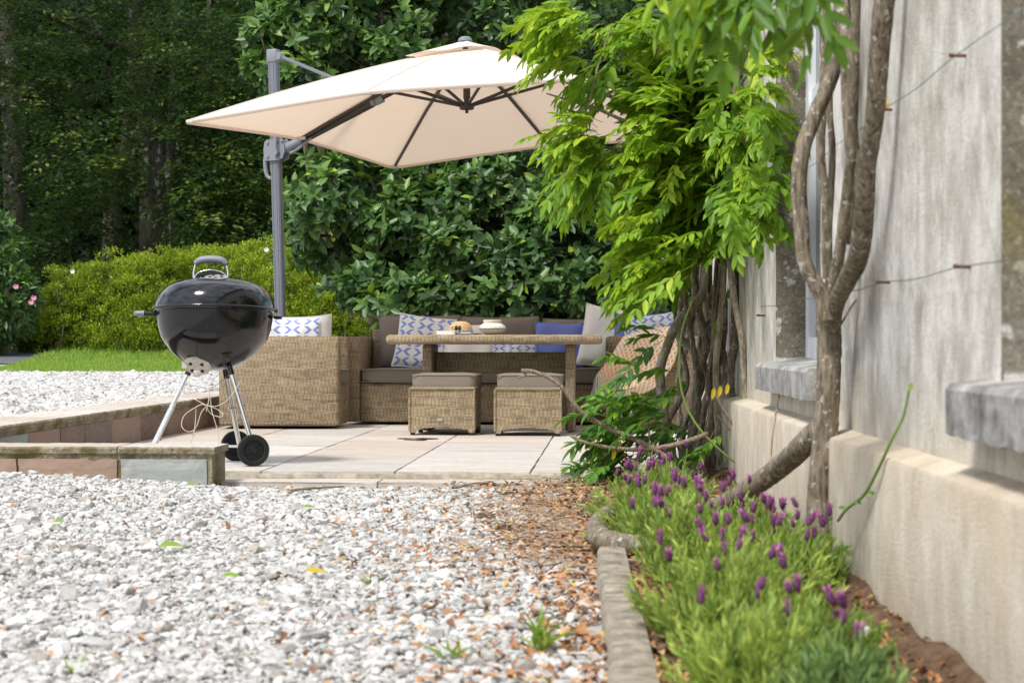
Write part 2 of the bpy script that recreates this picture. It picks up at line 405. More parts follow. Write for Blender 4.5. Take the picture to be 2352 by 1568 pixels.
L_AZ = leaf_mat('azalea_leaf', [(0, (.035, .075, .008)), (.5, (.19, .29, .018)), (1, (.46, .55, .038))], (.46, .54, .025), .30, .5, .3)
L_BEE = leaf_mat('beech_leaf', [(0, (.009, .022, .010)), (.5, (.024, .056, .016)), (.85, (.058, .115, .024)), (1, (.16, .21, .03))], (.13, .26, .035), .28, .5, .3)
L_WIS = leaf_mat('wisteria_leaf', [(0, (.05, .13, .014)), (.4, (.12, .26, .018)), (.8, (.25, .42, .025)), (1, (.42, .54, .035))], (.45, .62, .035), .38, .45, .35)
L_WISD = leaf_mat('wisteria_low_leaf', [(0, (.04, .13, .022)), (.5, (.11, .26, .03)), (.88, (.24, .42, .04)), (.97, (.30, .45, .03)), (1, (.62, .46, .02))], (.30, .52, .05), .32, .42, .4)
L_LAV = leaf_mat('lavender_leaf', [(0, (.09, .16, .045)), (.5, (.28, .41, .085)), (1, (.52, .62, .14))], (.52, .68, .10), .35, .55, .3)
L_GRS = leaf_mat('grass_blade', [(0, (.10, .20, .018)), (.6, (.24, .42, .035)), (1, (.44, .46, .12))], (.40, .60, .05), .35, .5, .3)
L_LAV2 = leaf_mat('grey_lavender_leaf', [(0, (.09, .16, .055)), (.5, (.22, .34, .11)), (1, (.42, .52, .18))], (.42, .60, .15), .3, .55, .3)
SILLST = NB('sill_stone'); _c = SILLST.coord('Object'); _cz = SILLST.coord('Object', scale=(1, 1, 1))
SILLST.p(Base_Color=SILLST.ramp(SILLST.noise(_cz, 7, 8, .72), [(.34, (.09, .085, .08)), (.46, (.235, .225, .215)), (.58, (.40, .39, .375)), (.72, (.52, .48, .39))]), Roughness=.9)
SILLST.bump(SILLST.noise(_c, 55, 5), .6, .006); SILLST = SILLST.m
def plaster(name, warm):
    b = NB(name); c = b.coord(); cz = b.coord(scale=(1, 1, .72)); sz = b.n('SeparateXYZ', {0: c}).outputs[2]
    n1 = b.noise(b.coord(scale=(1, 1, .8)) if warm else cz, 9, 6, .65); n2 = b.noise(b.coord(scale=(1, 1, .38)), 52, 5, .75); n3 = b.noise(c, 2.2, 4)
    if warm:
        col = b.ramp(n1, [(.3, (.46, .39, .30)), (.5, (.58, .51, .41)), (.7, (.67, .61, .52))])
        col = b.mix(b.ramp(n3, [(.45, 0.0), (.62, .45)]), col, (.54, .43, .30))
        col = b.mix(b.ramp(b.noise(cz, 5, 3), [(.60, 0.0), (.72, .4)]), col, (.30, .27, .22))
    else:
        col = b.ramp(n1, [(.30, (.39, .355, .305)), (.45, (.57, .535, .48)), (.58, (.71, .675, .625)), (.75, (.80, .775, .73))])
        col = b.mix(b.ramp(n2, [(.54, 0.0), (.64, .8)]), col, (.82, .81, .78))
        col = b.mix(b.ramp(b.noise(c, 3.4, 5, .7), [(.50, 0.0), (.66, .55)]), col, (.37, .335, .28))
        col = b.mix(b.ramp(b.noise(c, 26, 5, .7), [(.56, 0.0), (.66, .5)]), col, (.38, .355, .31))
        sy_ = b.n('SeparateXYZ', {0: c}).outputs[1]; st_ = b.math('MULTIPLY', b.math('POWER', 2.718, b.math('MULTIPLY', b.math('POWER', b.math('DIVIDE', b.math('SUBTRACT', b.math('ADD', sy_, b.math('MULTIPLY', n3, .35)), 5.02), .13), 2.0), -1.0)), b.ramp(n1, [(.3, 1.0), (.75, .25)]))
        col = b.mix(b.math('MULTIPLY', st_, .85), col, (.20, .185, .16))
        low = b.ramp(b.math('ADD', sz, b.math('MULTIPLY', n3, .35)), [(.42, .7), (.72, 0.0)])
        col = b.mix(low, col, (.56, .48, .34))
        col = b.mix(b.ramp(b.noise(b.coord(scale=(1, 1, .3)), 3.0, 4), [(.58, 0.0), (.72, .6)]), col, (.20, .18, .155))
    sp = b.noise(c, 130, 4, .7); col = b.mix(b.ramp(sp, [(.32, .55), (.46, 0.0)]), col, (.24, .21, .17))
    b.p(Base_Color=col, Roughness=.95); b.b.inputs['Specular IOR Level'].default_value = .2
    b.bump(b.math('ADD', sp, b.math('MULTIPLY', n2, .6)), .7, .006); return b.m
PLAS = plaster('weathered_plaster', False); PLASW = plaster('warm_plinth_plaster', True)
JAMB = NB('lichened_stone'); _c = JAMB.coord()
_b = JAMB.ramp(JAMB.noise(_c, 5, 6, .65), [(.3, (.085, .075, .055)), (.5, (.17, .145, .105)), (.7, (.27, .24, .19))])
_b = JAMB.mix(JAMB.ramp(JAMB.noise(_c, 14, 3), [(.60, 0.0), (.63, .85)]), _b, (.56, .57, .50))
_b = JAMB.mix(JAMB.ramp(JAMB.noise(_c, 3, 2), [(.58, 0.0), (.7, .6)]), _b, (.22, .185, .06))
_b = JAMB.mix(JAMB.ramp(JAMB.noise(_c, 70, 5, .7), [(.40, .55), (.56, 0.0)]), _b, (.07, .06, .045)); _b = JAMB.mix(JAMB.ramp(JAMB.noise(_c, 95, 3, .7), [(.56, 0.0), (.66, .5)]), _b, (.45, .42, .36))
JAMB.p(Base_Color=_b, Roughness=.95); JAMB.bump(JAMB.noise(_c, 80, 5), .6, .005); JAMB = JAMB.m
WHITE = simple('white_paint', (.78, .80, .84), .35, var=.04, scale=12)
GLASS = NB('window_glass'); GLASS.p(Base_Color=(.02, .025, .03), Roughness=.03, Metallic=0.0); GLASS = GLASS.m
RUST = simple('rusty_iron', (.14, .055, .03), .8, var=.4, scale=80)
WIREG = simple('green_wire', (.12, .22, .20), .5); WIRED = simple('dark_wire', (.10, .08, .06), .6)
CORD = simple('cream_cord', (.66, .60, .50), .9)

# ------------------------------------------------------------------ ground
def inner(y): return -2.41 + .0555 * (y - 8.6)
def sm(t): t = np.clip(t, 0, 1); return t * t * (3 - 2 * t)
def gh(x, y):
    x = np.asarray(x, float); y = np.asarray(y, float)
    hf = -.055 + .075 * sm((-x - .9) / 1.6)
    hb = np.interp(y, [7.5, 10, 13, 19, 22, 24.5, 30, 90], [.05, .15, .195, .29, .42, .56, .60, .9])
    left = sm((inner(y) - .06 - x) / .22)
    ramp = sm((y - 7.7) / 1.6)
    patio = -.10 + .4 * sm((y - 15.2) / 1.5) + np.clip(y - 18, 0, 100) * .02
    back = left * hb + (1 - left) * patio
    isback = np.where(x > inner(y) - .3, (y > 8.22).astype(float), ramp)
    return isback * back + (1 - isback) * hf
xs = np.unique(np.concatenate((np.linspace(-60, -8, 18), np.arange(-8, -3.2, .25), np.arange(-3.2, -1.6, .06), np.arange(-1.6, 2, .2), np.linspace(2, 60, 18))))
ys = np.unique(np.concatenate((np.linspace(-20, 1, 10), np.arange(1, 8, .25), np.arange(8, 8.5, .05), np.arange(8.5, 25, .3), np.linspace(25, 140, 25))))
X, Y = np.meshgrid(xs, ys); Z = gh(X, Y)
nx, ny = len(xs), len(ys)
ii, jj = np.meshgrid(np.arange(nx - 1), np.arange(ny - 1)); q = (jj * nx + ii).ravel()
g = MB(); g.add(np.stack((X, Y, Z), -1).reshape(-1, 3), np.stack((q, q + 1, q + 1 + nx, q + nx), 1)); tag(g.build('gravel_ground', GRAVG), kind='structure')
# forest floor, lawn base, driveway: sheets a few mm above
def sheet(name, poly_fn, x0, x1, y0, y1, nx, ny, mat, dz=.006):
    a = np.linspace(0, 1, nx); b_ = np.linspace(0, 1, ny); A, B = np.meshgrid(a, b_)
    yy = y0 + (y1 - y0) * B; xl, xr = poly_fn(yy)
    xx = xl + (xr - xl) * A; zz = gh(xx, yy) + dz
    ii, jj = np.meshgrid(np.arange(nx - 1), np.arange(ny - 1)); q = (jj * nx + ii).ravel()
    m_ = MB(); m_.add(np.stack((xx, yy, zz), -1).reshape(-1, 3), np.stack((q, q + 1, q + 1 + nx, q + nx), 1))
    return tag(m_.build(name, mat), kind='structure')
GRASSG = simple('lawn_soil', (.10, .17, .03), .95, var=.35, scale=12, spec=.1)
FLOORM = simple('woodland_floor', (.035, .03, .018), .95, var=.4, scale=6, spec=.1)
sheet('lawn', lambda y: (-5.55 - .05 * (y - 19) + 0 * y, inner(y) - .3), 0, 0, 19.0, 26.5, 40, 60, GRASSG)
sheet('driveway', lambda y: (-40 + 0 * y, -5.2 + 0 * y - .1 * (y - 20)), 0, 0, 20.6, 28, 30, 40, ASPH, .012)
sheet('woodland_floor', lambda y: (-60 + 0 * y, 60 + 0 * y), 0, 0, 28.2, 139, 10, 30, FLOORM, .05)
# ------------------------------------------------------------------ gravel stones
def scatter(n, x0, x1, y0, y1, keep):
    x = rng.uniform(x0, x1, n); y = rng.uniform(y0, y1, n); k = keep(x, y); return x[k], y[k]
mb = MB()
def keep_near(x, y):
    return (x > -.30 * y - .25) & (x < .0319 * y + .10 + .9 * sm((y - 5.1) / 1.5) * .6) & ~((y > 8.05) & (x > inner(y) - .3))
x, y = scatter(78000, -2.9, .9, 2.6, 8.42, keep_near)
s = rng.lognormal(math.log(.0106), .36, len(x)); s = np.clip(s, .005, .034)
k = s > .0125; pz = gh(x, y) + s * .25 + rng.uniform(-.004, .008, len(x))
rocks(mb, np.stack((x, y, pz), 1)[k], s[k], 2); rocks(mb, np.stack((x, y, pz), 1)[~k], s[~k], 1)
x, y = scatter(90000, -2.9, .9, 2.6, 8.42, keep_near); s = rng.uniform(.003, .0065, len(x)); rocks(mb, np.stack((x, y, gh(x, y) + rng.uniform(.002, .012, len(x))), 1), s, 1)
tag(mb.build('gravel', GRAV, smooth=False), 'pale grey crushed granite gravel in the foreground', 'gravel', kind='stuff')
mb = MB()
x, y = scatter(70000, -6.8, -2.2, 8.3, 19.4, lambda x, y: (x > -.30 * y - .3) & (x < inner(y) - .33) & (y < 19.05 + .1 * np.sin(x * 7)))
s = np.clip(rng.lognormal(math.log(.017), .33, len(x)), .008, .04)
rocks(mb, np.stack((x, y, gh(x, y) + s * .2), 1), s, 1)
x, y = scatter(5000, -8, -5.2, 19, 20.6, lambda x, y: x < -5.5 - .2 * (y - 19)); s = rng.uniform(.015, .03, len(x))
rocks(mb, np.stack((x, y, gh(x, y) + s * .2), 1), s, 1)
tag(mb.build('gravel', GRAV, smooth=False), 'pale gravel between the low wall and the lawn', 'gravel', kind='stuff')

# ------------------------------------------------------------------ patio and low walls (patio frame)
prot = thing('patio', None, None); prot['kind'] = 'structure'; prot.rotation_euler = (0, 0, -PA)
def toPF(X_, Y_): return X_ * math.cos(PA) - Y_ * math.sin(PA), X_ * math.sin(PA) + Y_ * math.cos(PA)
mb = MB()
def slab(mb, x0, x1, y0, y1, z0, z1, rnd, r=.008, jag=.004):
    bm = bm_box(x0, x1, y0, y1, z0, z1)
    bmesh.ops.subdivide_edges(bm, edges=bm.edges[:], cuts=3, use_grid_fill=True)
    g_ = random.Random(int((x0 * 91 + y0 * 37 + z0 * 11) * 1000))
    for v in bm.verts:
        if v.co.z < z1 - .001: continue
        edge = min(abs(v.co.x - x0), abs(v.co.x - x1), abs(v.co.y - y0), abs(v.co.y - y1)) < .001
        if edge: v.co += Vector((g_.uniform(-jag, jag), g_.uniform(-jag, jag), g_.uniform(-jag, 0) * .8))
    V = [v.co[:] for v in bm.verts]; Fc = [[v.index for v in f.verts] for f in bm.faces]; bm.free(); mb.add(V, [np.array(Fc)], rnd)
v0 = -4.6
xj = -.371 - .63 * 8; col_i = 0
while xj < 2.6:
    yj = 8.44; k = 0
    random.seed(int(col_i * 13 + 5))
    while yj < 15.6:
        d = random.choice((.45, .6, .75, .9, .6))
        xw = (xj + .315) * math.cos(PA) + (yj) * math.sin(PA)
        if xw > inner(yj) - .45: slab(mb, xj + .005, xj + .625, yj, yj + d - .006, -.06, 0, random.random() , jag=.003)
        yj += d; k += 1
    xj += .63; col_i += 1
xj = -1.8
while xj < 2.4:
    d = random.choice((.6, .75, .9)); slab(mb, xj, xj + d - .008, 8.22, 8.425, -.07, -.032, random.random(), jag=.004); xj += d
o = mb.build('patio_paving', PAVE, smooth=False); o.rotation_euler = (0, 0, -PA); tag(o, kind='structure')
bpy.data.objects.remove(prot)
bm = bm_box(-2.6, 2.6, 8.43, 15.6, -.09, -.012); o = obj('patio_bedding', bm, simple('sandy_joint', (.44, .385, .30), .95, var=.4, scale=20)); o.rotation_euler = (0, 0, -PA); tag(o, kind='structure')
# puddle in front of the left ottoman
WET = NB('wet_patch'); WET.p(Base_Color=(.10, .065, .035), Roughness=.06); WET = WET.m
mb = MB(); c0 = P(958, 1009, 11.35); th = np.linspace(0, 2 * np.pi, 28, endpoint=False); rr = .11 * (1 + .22 * np.sin(3 * th) + .15 * np.sin(5 * th + 1))
mb.add(np.vstack((np.stack((c0[0] + rr * np.cos(th) * 1.0, c0[1] + rr * np.sin(th) * 1.2, 0 * th + .003), 1), [[c0[0], c0[1], .0032]])), np.array([[i, (i + 1) % 28, 28] for i in range(28)]))
tag(mb.build('puddle', WET), 'small brown puddle on the paving before the left ottoman', 'puddle')

def wall_run(name, label, p0, p1, thick, h0, h1, zb, tiles, cols, side):
    """p0->p1 = line of the visible face; body lies to the `side` of it"""
    p0 = Vector(p0); p1 = Vector(p1); d = p1 - p0; L = d.length; ang = math.atan2(d.y, d.x)
    t = thing(name, label, 'low wall', (p0.x, p0.y, 0), ang)
    def zt(s_): return h0 + (h1 - h0) * s_ / L
    # core
    bm = bmesh.new(); n = 40
    for a, b_ in ((0, 1),):
        pr = [(i * L / n, 0) for i in range(n + 1)]
    rows = []
    for i in range(n + 1):
        s_ = i * L / n; j = .004 * random.uniform(-1, 1); z = zt(s_) - .028
        rows.append([bm.verts.new(c) for c in ((s_, j, zb), (s_, j + random.uniform(-.003, .003), z - .03), (s_, j - side * .004 + random.uniform(-.004, .004), z), (s_, side * thick, z), (s_, side * thick, zb))])
    for a, b_ in zip(rows, rows[1:]):
        for k in range(4): bm.faces.new((a[k], b_[k], b_[k + 1], a[k + 1]))
    bm.faces.new(rows[0]); bm.faces.new(rows[-1][::-1]); bmesh.ops.recalc_face_normals(bm, faces=bm.faces)
    obj('core', bm, MORTAR, t)
    # coping slabs
    m_ = MB(); s_ = -.02; k = 0
    while s_ < L + .02:
        w_ = min(random.choice((.62, .75, .9)), L + .02 - s_)
        if w_ < .05: break
        a, b_ = s_, s_ + w_ - .006
        nn = 26; Vt = []
        for i in range(nn + 1):
            q = a + (b_ - a) * i / nn; e = random.uniform(-.005, .003) * side; z = zt(q) + random.uniform(-.0015, .001)
            Vt += [(q, -side * .012 + e, z - .03), (q, -side * .014 + e, z - .008), (q, -side * .006 + e, z), (q, side * (thick + .01), z), (q, side * (thick + .01), z - .03)]
        Fc = [[5 * i + c, 5 * i + 5 + c, 5 * i + 6 + c, 5 * i + 1 + c] for i in range(nn) for c in range(4)]
        ends = np.array([[0, 1, 2, 3, 4], [5 * nn + 4, 5 * nn + 3, 5 * nn + 2, 5 * nn + 1, 5 * nn]])
        rn_ = [.55, .05, .5, .2, .6][k % 5]; fa = [f for i_, f in enumerate(Fc) if i_ % 4 >= 2]; fb = [f for i_, f in enumerate(Fc) if i_ % 4 < 2]
        m_.add(Vt, [np.array(fa)], rn_); m_.add(Vt, [np.array(fb), ends], rn_, mi=1); s_ += w_; k += 1
    m_.build('coping', [PAVE, MORTAR], t, smooth=False)
    for k, (a, b_) in enumerate(tiles):
        m_ = MB(); n1 = 8; vv = []
        z1a, z1b = zt(a) - .055, zt(b_) - .055; z0_ = zb + .0
        for i in range(n1 + 1):
            for j in range(5):
                q = a + (b_ - a) * i / n1; zz = z0_ + ((z1a + (z1b - z1a) * i / n1) - z0_) * j / 4
                vv.append((q + (random.uniform(-.003, .003) if i in (0, n1) else 0), -side * (.009 + random.uniform(0, .003) - (.006 if i in (0, n1) or j == 4 else 0)), zz))
        Fc = [[i * 5 + j, i * 5 + 5 + j, i * 5 + 6 + j, i * 5 + 1 + j] for i in range(n1) for j in range(4)]
        edge = [i * 5 + 4 for i in range(n1 + 1)]; k0 = len(vv)
        bk = [(v[0], -side * .0005, v[2]) for v in vv]
        F2 = []
        for i in range(n1): F2.append([i * 5 + 4, i * 5 + 9, k0 + i * 5 + 9, k0 + i * 5 + 4])
        for j in range(4): F2 += [[j, j + 1, k0 + j + 1, k0 + j], [n1 * 5 + j, n1 * 5 + j + 1, k0 + n1 * 5 + j + 1, k0 + n1 * 5 + j]]
        m_.add(vv + bk, [np.array(Fc + F2)], cols[k % len(cols)])
        m_.build('facing_slab', FACING, t, smooth=False)
    return t
random.seed(3)
A0 = P(487, 1025, 8.1); ca, sa = math.cos(-PA), math.sin(-PA)
e0 = (A0[0] - 1.9 * ca, A0[1] - 1.9 * sa); e1 = (A0[0], A0[1])
wall_run('low_stone_wall', 'low stone wall end with grey facing slab beside the gravel, in front of the barbecue', e0, e1, .275, .135, .135, -.10,
         [(0, .55), (.57, 1.02), (1.03, 1.475), (1.492, 1.878)], [.6, .02, .05, 1.0], 1)
yy0, yy1 = 8.12, 14.6
wall_run('low_stone_wall', 'longer low wall of dark brown stone running back from the gravel to the armchair', (inner(yy0), yy0), (inner(yy1), yy1), .34, .205, .215, -.09,
         [(a_, b_ - .012) for a_, b_ in ((.30, .9), (.9, 1.42), (1.42, 1.86), (1.86, 2.4), (2.4, 3.05), (3.05, 3.7), (3.7, 4.2), (4.2, 4.9), (4.9, 5.6), (5.6, 6.3))], [.98, .05, .4, .85, .6, .35, .5, .7, .3, .45], 1)

# ------------------------------------------------------------------ furniture (patio frame)
def furn(name, label, cat, X_, Y_, group=None, rz=0):
    return thing(name, label, cat, (X_, Y_, 0), -PA + rz, group)
def wk(name, boxes, t, mat=None):
    return obj(name, join(*[bm_box(*b_[:6], b_[6] if len(b_) > 6 else .018) for b_ in boxes]), mat or WICK, t, uv=True, smooth=True, angle=50)
def cushion_bm(x0, x1, y0, y1, z0, z1, r=.03, puff=.01, seed=0):
    bm = bm_box(x0, x1, y0, y1, z0, z1); bmesh.ops.subdivide_edges(bm, edges=bm.edges[:], cuts=9, use_grid_fill=True)
    cx, cy, cz = (x0 + x1) / 2, (y0 + y1) / 2, (z0 + z1) / 2; g_ = random.Random(seed)
    ph = [g_.uniform(0, 6) for _ in range(4)]
    for v in bm.verts:
        u = abs(v.co.x - cx) / ((x1 - x0) / 2); w_ = abs(v.co.y - cy) / ((y1 - y0) / 2); h = (v.co.z - cz) / ((z1 - z0) / 2)
        top = puff * (1 - u ** 4) * (1 - w_ ** 4)
        v.co.z += h * (top + .0025 * math.sin(v.co.x * 23 + ph[0]) * math.cos(v.co.y * 19 + ph[1]))
        c = max(u, w_)
        if c > .999:
            k = 1 - .35 * (abs(h) ** 6) * .04; v.co.x = cx + (v.co.x - cx) * k; v.co.y = cy + (v.co.y - cy) * k
        if u > .999 and w_ > .999: v.co.x -= math.copysign(.012, v.co.x - cx); v.co.y -= math.copysign(.012, v.co.y - cy)
    return bm
def seat_cushion(t, name, x0, x1, y0, y1, z0, z1, seed=0):
    c = obj(name, cushion_bm(x0, x1, y0, y1, z0, z1, seed=seed), TAUPE, t, smooth=True, angle=70)
    bm = bmesh.new(); parts = []
    for z in (z0 + .004, z1 - .003):
        for (a, b_) in (((x0 + .004, y0 - .001), (x1 - .004, y0 - .001)), ((x1 + .001, y0 + .004), (x1 + .001, y1 - .004)), ((x0 - .001, y0 + .004), (x0 - .001, y1 - .004))):
            parts.append(bm_cyl((*a, z), (*b_, z), .0035, n=6))
    obj('piping', join(*parts), TAUPE, c, smooth=True)
    return c
def pillow_bm(w_, h_, th, seed=0, pinch=.10, sag=.0, n=18):
    g_ = np.random.default_rng(seed); V = []; UV = []
    for side in (1, -1):
        for j in range(n + 1):
            for i in range(n + 1):
                u, v = i / n * 2 - 1, j / n * 2 - 1
                f = (max(0, (1 - u ** 4)) * max(0, (1 - v ** 4))) ** .45
                k = 1 - pinch * (1 - abs(v) ** 2.2) * abs(u) ** 6 * .6
                k2 = 1 - pinch * (1 - abs(u) ** 2.2) * abs(v) ** 6 * .6
                xx = u * w_ / 2 * k; zz = v * h_ / 2 * k2
                wr = .012 * math.sin(u * 5 + seed) * math.sin(v * 4 + seed * 2) + .006 * math.sin(9 * u * v + seed)
                V.append((xx, side * (th / 2 * f) + wr * (f > 0) * f, zz + h_ / 2 - sag * (1 - u * u) * (v + 1) / 2)); UV.append((i / n, j / n))
    m = (n + 1) ** 2; Fc = []
    for s_ in (0, 1):
        for j in range(n):
            for i in range(n):
                a = s_ * m + j * (n + 1) + i; q = [a, a + 1, a + n + 2, a + n + 1]; Fc.append(q[::-1] if s_ == 0 else q)
    return V, Fc, UV
def pillow(name, label, cat, X_, Y_, Z_, w_, h_, th, mat, rx=-12, ry=0, rz=0, seed=0, sag=0, parent=None, group=None, rim=None):
    V, Fc, UV = pillow_bm(w_, h_, th, seed, sag=sag)
    m_ = MB(); m_.add(V, [np.array(Fc)], .5, UV); o = m_.build(name, mat, parent)
    o.location = (X_, Y_, Z_); o.rotation_euler = (R(rx), R(ry), -PA * (parent is None) + R(rz))
    if label: tag(o, label, cat, group)
    # piping round the seam
    p_ = MB(); n = 18
    ring = [(i, 0) for i in range(n)] + [(n, j) for j in range(n)] + [(i, n) for i in range(n, 0, -1)] + [(0, j) for j in range(n, 0, -1)]
    tube(p_, [V[j * (n + 1) + i] for i, j in ring] + [V[0]], .005, sides=6, m=1)
    p_.build('piping', rim or mat, o)
    return o
# armchair at the left, its side turned to us
ax, ay = P(778, 985, 12.7)[0], 12.7
t = furn('rattan_armchair', 'woven rattan armchair with its side panel facing us behind the barbecue', 'armchair', ax, ay, rz=R(1.2))
wk('arm', [(-.84, 0, 0, .13, .02, .645, .022)], t); wk('arm', [(-.84, 0, .50, .62, .02, .645, .022)], t)
wk('back', [(-.84, -.70, .131, .499, .02, .66, .02)], t); wk('seat_base', [(-.699, -.012, .131, .499, .02, .31, .015)], t)
seat_cushion(t, 'seat_cushion', -.69, .012, .14, .49, .312, .41, 3)
pl = pillow_bm; pillow('back_cushion', None, None, -.60, .31, .41, .34, .22, .12, TAUPE, rx=-10, rz=90, parent=t, seed=5)
pillow('cushion', 'blue and white zigzag cushion on the armchair behind the barbecue', 'cushion', P(672, 790, 12.98)[0], 12.98, .385, .42, .40, .14, ZIG, rx=-8, rz=8, seed=2)
pillow('cushion', 'plain cream cushion leaning behind the zigzag one on the armchair', 'cushion', P(700, 790, 13.2)[0], 13.2, .38, .42, .42, .14, CREAM, rx=-8, rz=4, ry=-3, seed=4)
# back sofa
sx0 = P(795, 974, 13.4)[0]
sw = .10; SW = P(1432, 970, 13.4)[0] - sx0
t = furn('rattan_sofa', 'long rattan sofa with taupe cushions behind the table', 'sofa', sx0, 13.4)
wk('arm', [(0, sw, 0, .80, .02, .645, .02)], t); wk('arm', [(SW + .55, SW + .65, 0, .80, .02, .645, .02)], t)
wk('back', [(sw + .001, SW + .549, .70, .80, .02, .70, .02)], t)
wk('seat_base', [(sw + .001, SW + .549, .02, .699, .02, .305, .015)], t)
cw = (SW + .55 - sw) / 2
for k in range(2): seat_cushion(t, 'seat_cushion', sw + .004 + cw * k, sw + cw * (k + 1) - .004, 0.005, .62, .308, .405, k)
for k, (a, b_, tp) in enumerate(((859, 1045, 727), (1047, 1226, 730), (1238, 1418, 735), (1420, 1600, 738))):
    xa, xb = P(a, 0, 13.95)[0], P(b_, 0, 13.95)[0]
    zt = P(0, tp, 13.95)[2]
    lx = ((xa + xb) / 2 - sx0) / math.cos(PA)
    pillow('back_cushion', None, None, lx, .56, .40, (xb - xa) * 1.02, zt - .385, .16, TAUPE, rx=-9, parent=t, seed=k + 1)
# cushions lying on the sofa, each its own thing
def sofa_cushion(label, pl_, pr, pt, depth, mat, ry=0, rz=0, rx=-14, h=None, seed=0, rim=None, z0=.40, th=.15):
    xa, xb = P(pl_, 0, depth)[0], P(pr, 0, depth)[0]; zt = P(0, pt, depth)[2]
    hh = h or (zt - z0) / math.cos(R(rx)); return pillow('cushion', label, 'cushion', (xa + xb) / 2, depth, z0, xb - xa, hh, th, mat, rx=rx, ry=ry, rz=rz, seed=seed, rim=rim)
sofa_cushion('blue and white zigzag cushion leaning at the left end of the sofa', 898, 1030, 742, 13.72, ZIG, ry=7, rx=-24, seed=7, th=.13, h=.44)
sofa_cushion('cream cushion behind the pot and under the table edge', 1018, 1138, 745, 13.62, CREAM, ry=-1, seed=8, rx=-16)
sofa_cushion('blue and white zigzag cushion between the cream and the plain blue one', 1128, 1240, 775, 13.56, ZIG, seed=9, rx=-16)
sofa_cushion('plain blue cushion in the middle right of the sofa', 1226, 1338, 741, 13.55, BLUE, ry=1.5, seed=10, rx=-14)
sofa_cushion('large cream cushion tilted against the right end of the sofa', 1322, 1432, 722, 13.30, CREAM, ry=10, seed=11, rx=-12, th=.17, h=.46, z0=.415)
# right armchair, partly under the throw
rx0 = P(1391, 985, 12.65)[0]
t = furn('rattan_armchair', 'rattan armchair at the right with an orange throw over its arm', 'armchair', rx0, 12.65)
wk('arm', [(0, .84, 0, .13, .02, .645, .022)], t); wk('arm', [(0.0, .84, .52, .64, .02, .645, .022)], t)
wk('back', [(.70, .84, .131, .519, .02, .66, .02)], t); wk('seat_base', [(.012, .699, .131, .519, .02, .31, .015)], t)
seat_cushion(t, 'seat_cushion', .0, .69, .14, .51, .312, .41, 3)
pillow('cushion', 'dark blue cushion standing behind the orange throw', 'cushion', P(1462, 0, 12.98)[0], 12.98, .39, .34, .42, .12, BLUE, rx=-8, rz=-10, seed=12)
pillow('cushion', 'blue and white zigzag cushion half hidden behind the orange throw', 'cushion', P(1502, 0, 12.86)[0], 12.86, .39, .36, .41, .12, ZIG, rx=-6, rz=4, ry=-6, seed=13)
# throw
def throw_mat():
    b = NB('orange_woven_throw'); sp = b.n('SeparateXYZ', {0: b.n('TexCoord').outputs['UV']})
    u, v = b.math('MULTIPLY', sp.outputs[0], 14.0), b.math('MULTIPLY', sp.outputs[1], 14.0)
    d = b.math('ADD', b.math('PINGPONG', u, .5), b.math('PINGPONG', v, .5)); e = b.math('ABSOLUTE', b.math('SUBTRACT', b.math('PINGPONG', u, .5), b.math('PINGPONG', v, .5)))
    f = b.math('MAXIMUM', b.math('LESS_THAN', b.math('ABSOLUTE', b.math('SUBTRACT', d, .5)), .10), b.math('LESS_THAN', e, .07))
    n = b.noise(b.coord(), 150, 2)
    b.p(Base_Color=b.mix(f, b.ramp(n, [(.3, (.78, .36, .08)), (.7, (.88, .47, .14))]), (.86, .80, .72)), Roughness=.95); b.bump(f, .5, .004)
    return b.m
ol_t = [(1440, 768), (1480, 752), (1530, 741), (1560, 748)]
mb = MB(); nu, nv = 26, 30; Vv = []; UVv = []
Lft = cr_path([(1432, 772, 0), (1418, 792, 0), (1400, 822, 0), (1378, 850, 0), (1368, 868, 0), (1367, 888, 0)], 6)[:, :2]
Rgt = cr_path([(1566, 748, 0), (1560, 790, 0), (1545, 840, 0), (1510, 885, 0), (1475, 905, 0), (1452, 918, 0)], 6)[:, :2]
Tp = np.array([(1432, 772), (1480, 753), (1530, 742), (1566, 748)])
for j in range(nv + 1):
    tj = j / nv; l_ = Lft[int(tj * (len(Lft) - 1))]; r_ = Rgt[int(tj * (len(Rgt) - 1))]
    for i in range(nu + 1):
        s_ = i / nu; px = l_[0] + (r_[0] - l_[0]) * s_; py = l_[1] + (r_[1] - l_[1]) * s_ - math.sin(math.pi * s_) * 7 * (1 - tj) ** 2
        dep = 12.535 - .045 * (px - 1391) / 170 - .030 * math.sin(s_ * 9 + tj * 3) - .03 * math.sin(tj * 6 + s_ * 4) - .02 * tj
        if tj < .10: dep += (.10 - tj) * 1.6
        Vv.append(P(px, py, dep)); UVv.append((s_ * .5, tj * .5))
q = [[j * (nu + 1) + i, (j + 1) * (nu + 1) + i, (j + 1) * (nu + 1) + i + 1, j * (nu + 1) + i + 1] for j in range(nv) for i in range(nu)]
mb.add(Vv, [np.array(q)], .5, UVv)
o = mb.build('throw_blanket', throw_mat()); tag(o, 'orange and white patterned throw draped over the right armchair', 'throw')
so = o.modifiers.new('s', 'SOLIDIFY'); so.thickness = .008
fr = MB(); bot = Vv[-(nu + 1):]
lft = [Vv[j * (nu + 1)] for j in range(int(nv * .72), nv + 1)]
for k, b_ in enumerate(list(bot[::1]) + lft + lft):
    for s_ in range(3):
        d = rng.normal(0, .006, 3); a = np.array(b_) + d * .6
        tube(fr, [a, a + d + (0, 0, -.05), a + 2 * d + (0, -.0, -.10 - rng.random() * .03)], .0028, sides=4, m=2)
fr.build('fringe', CREAM, o)
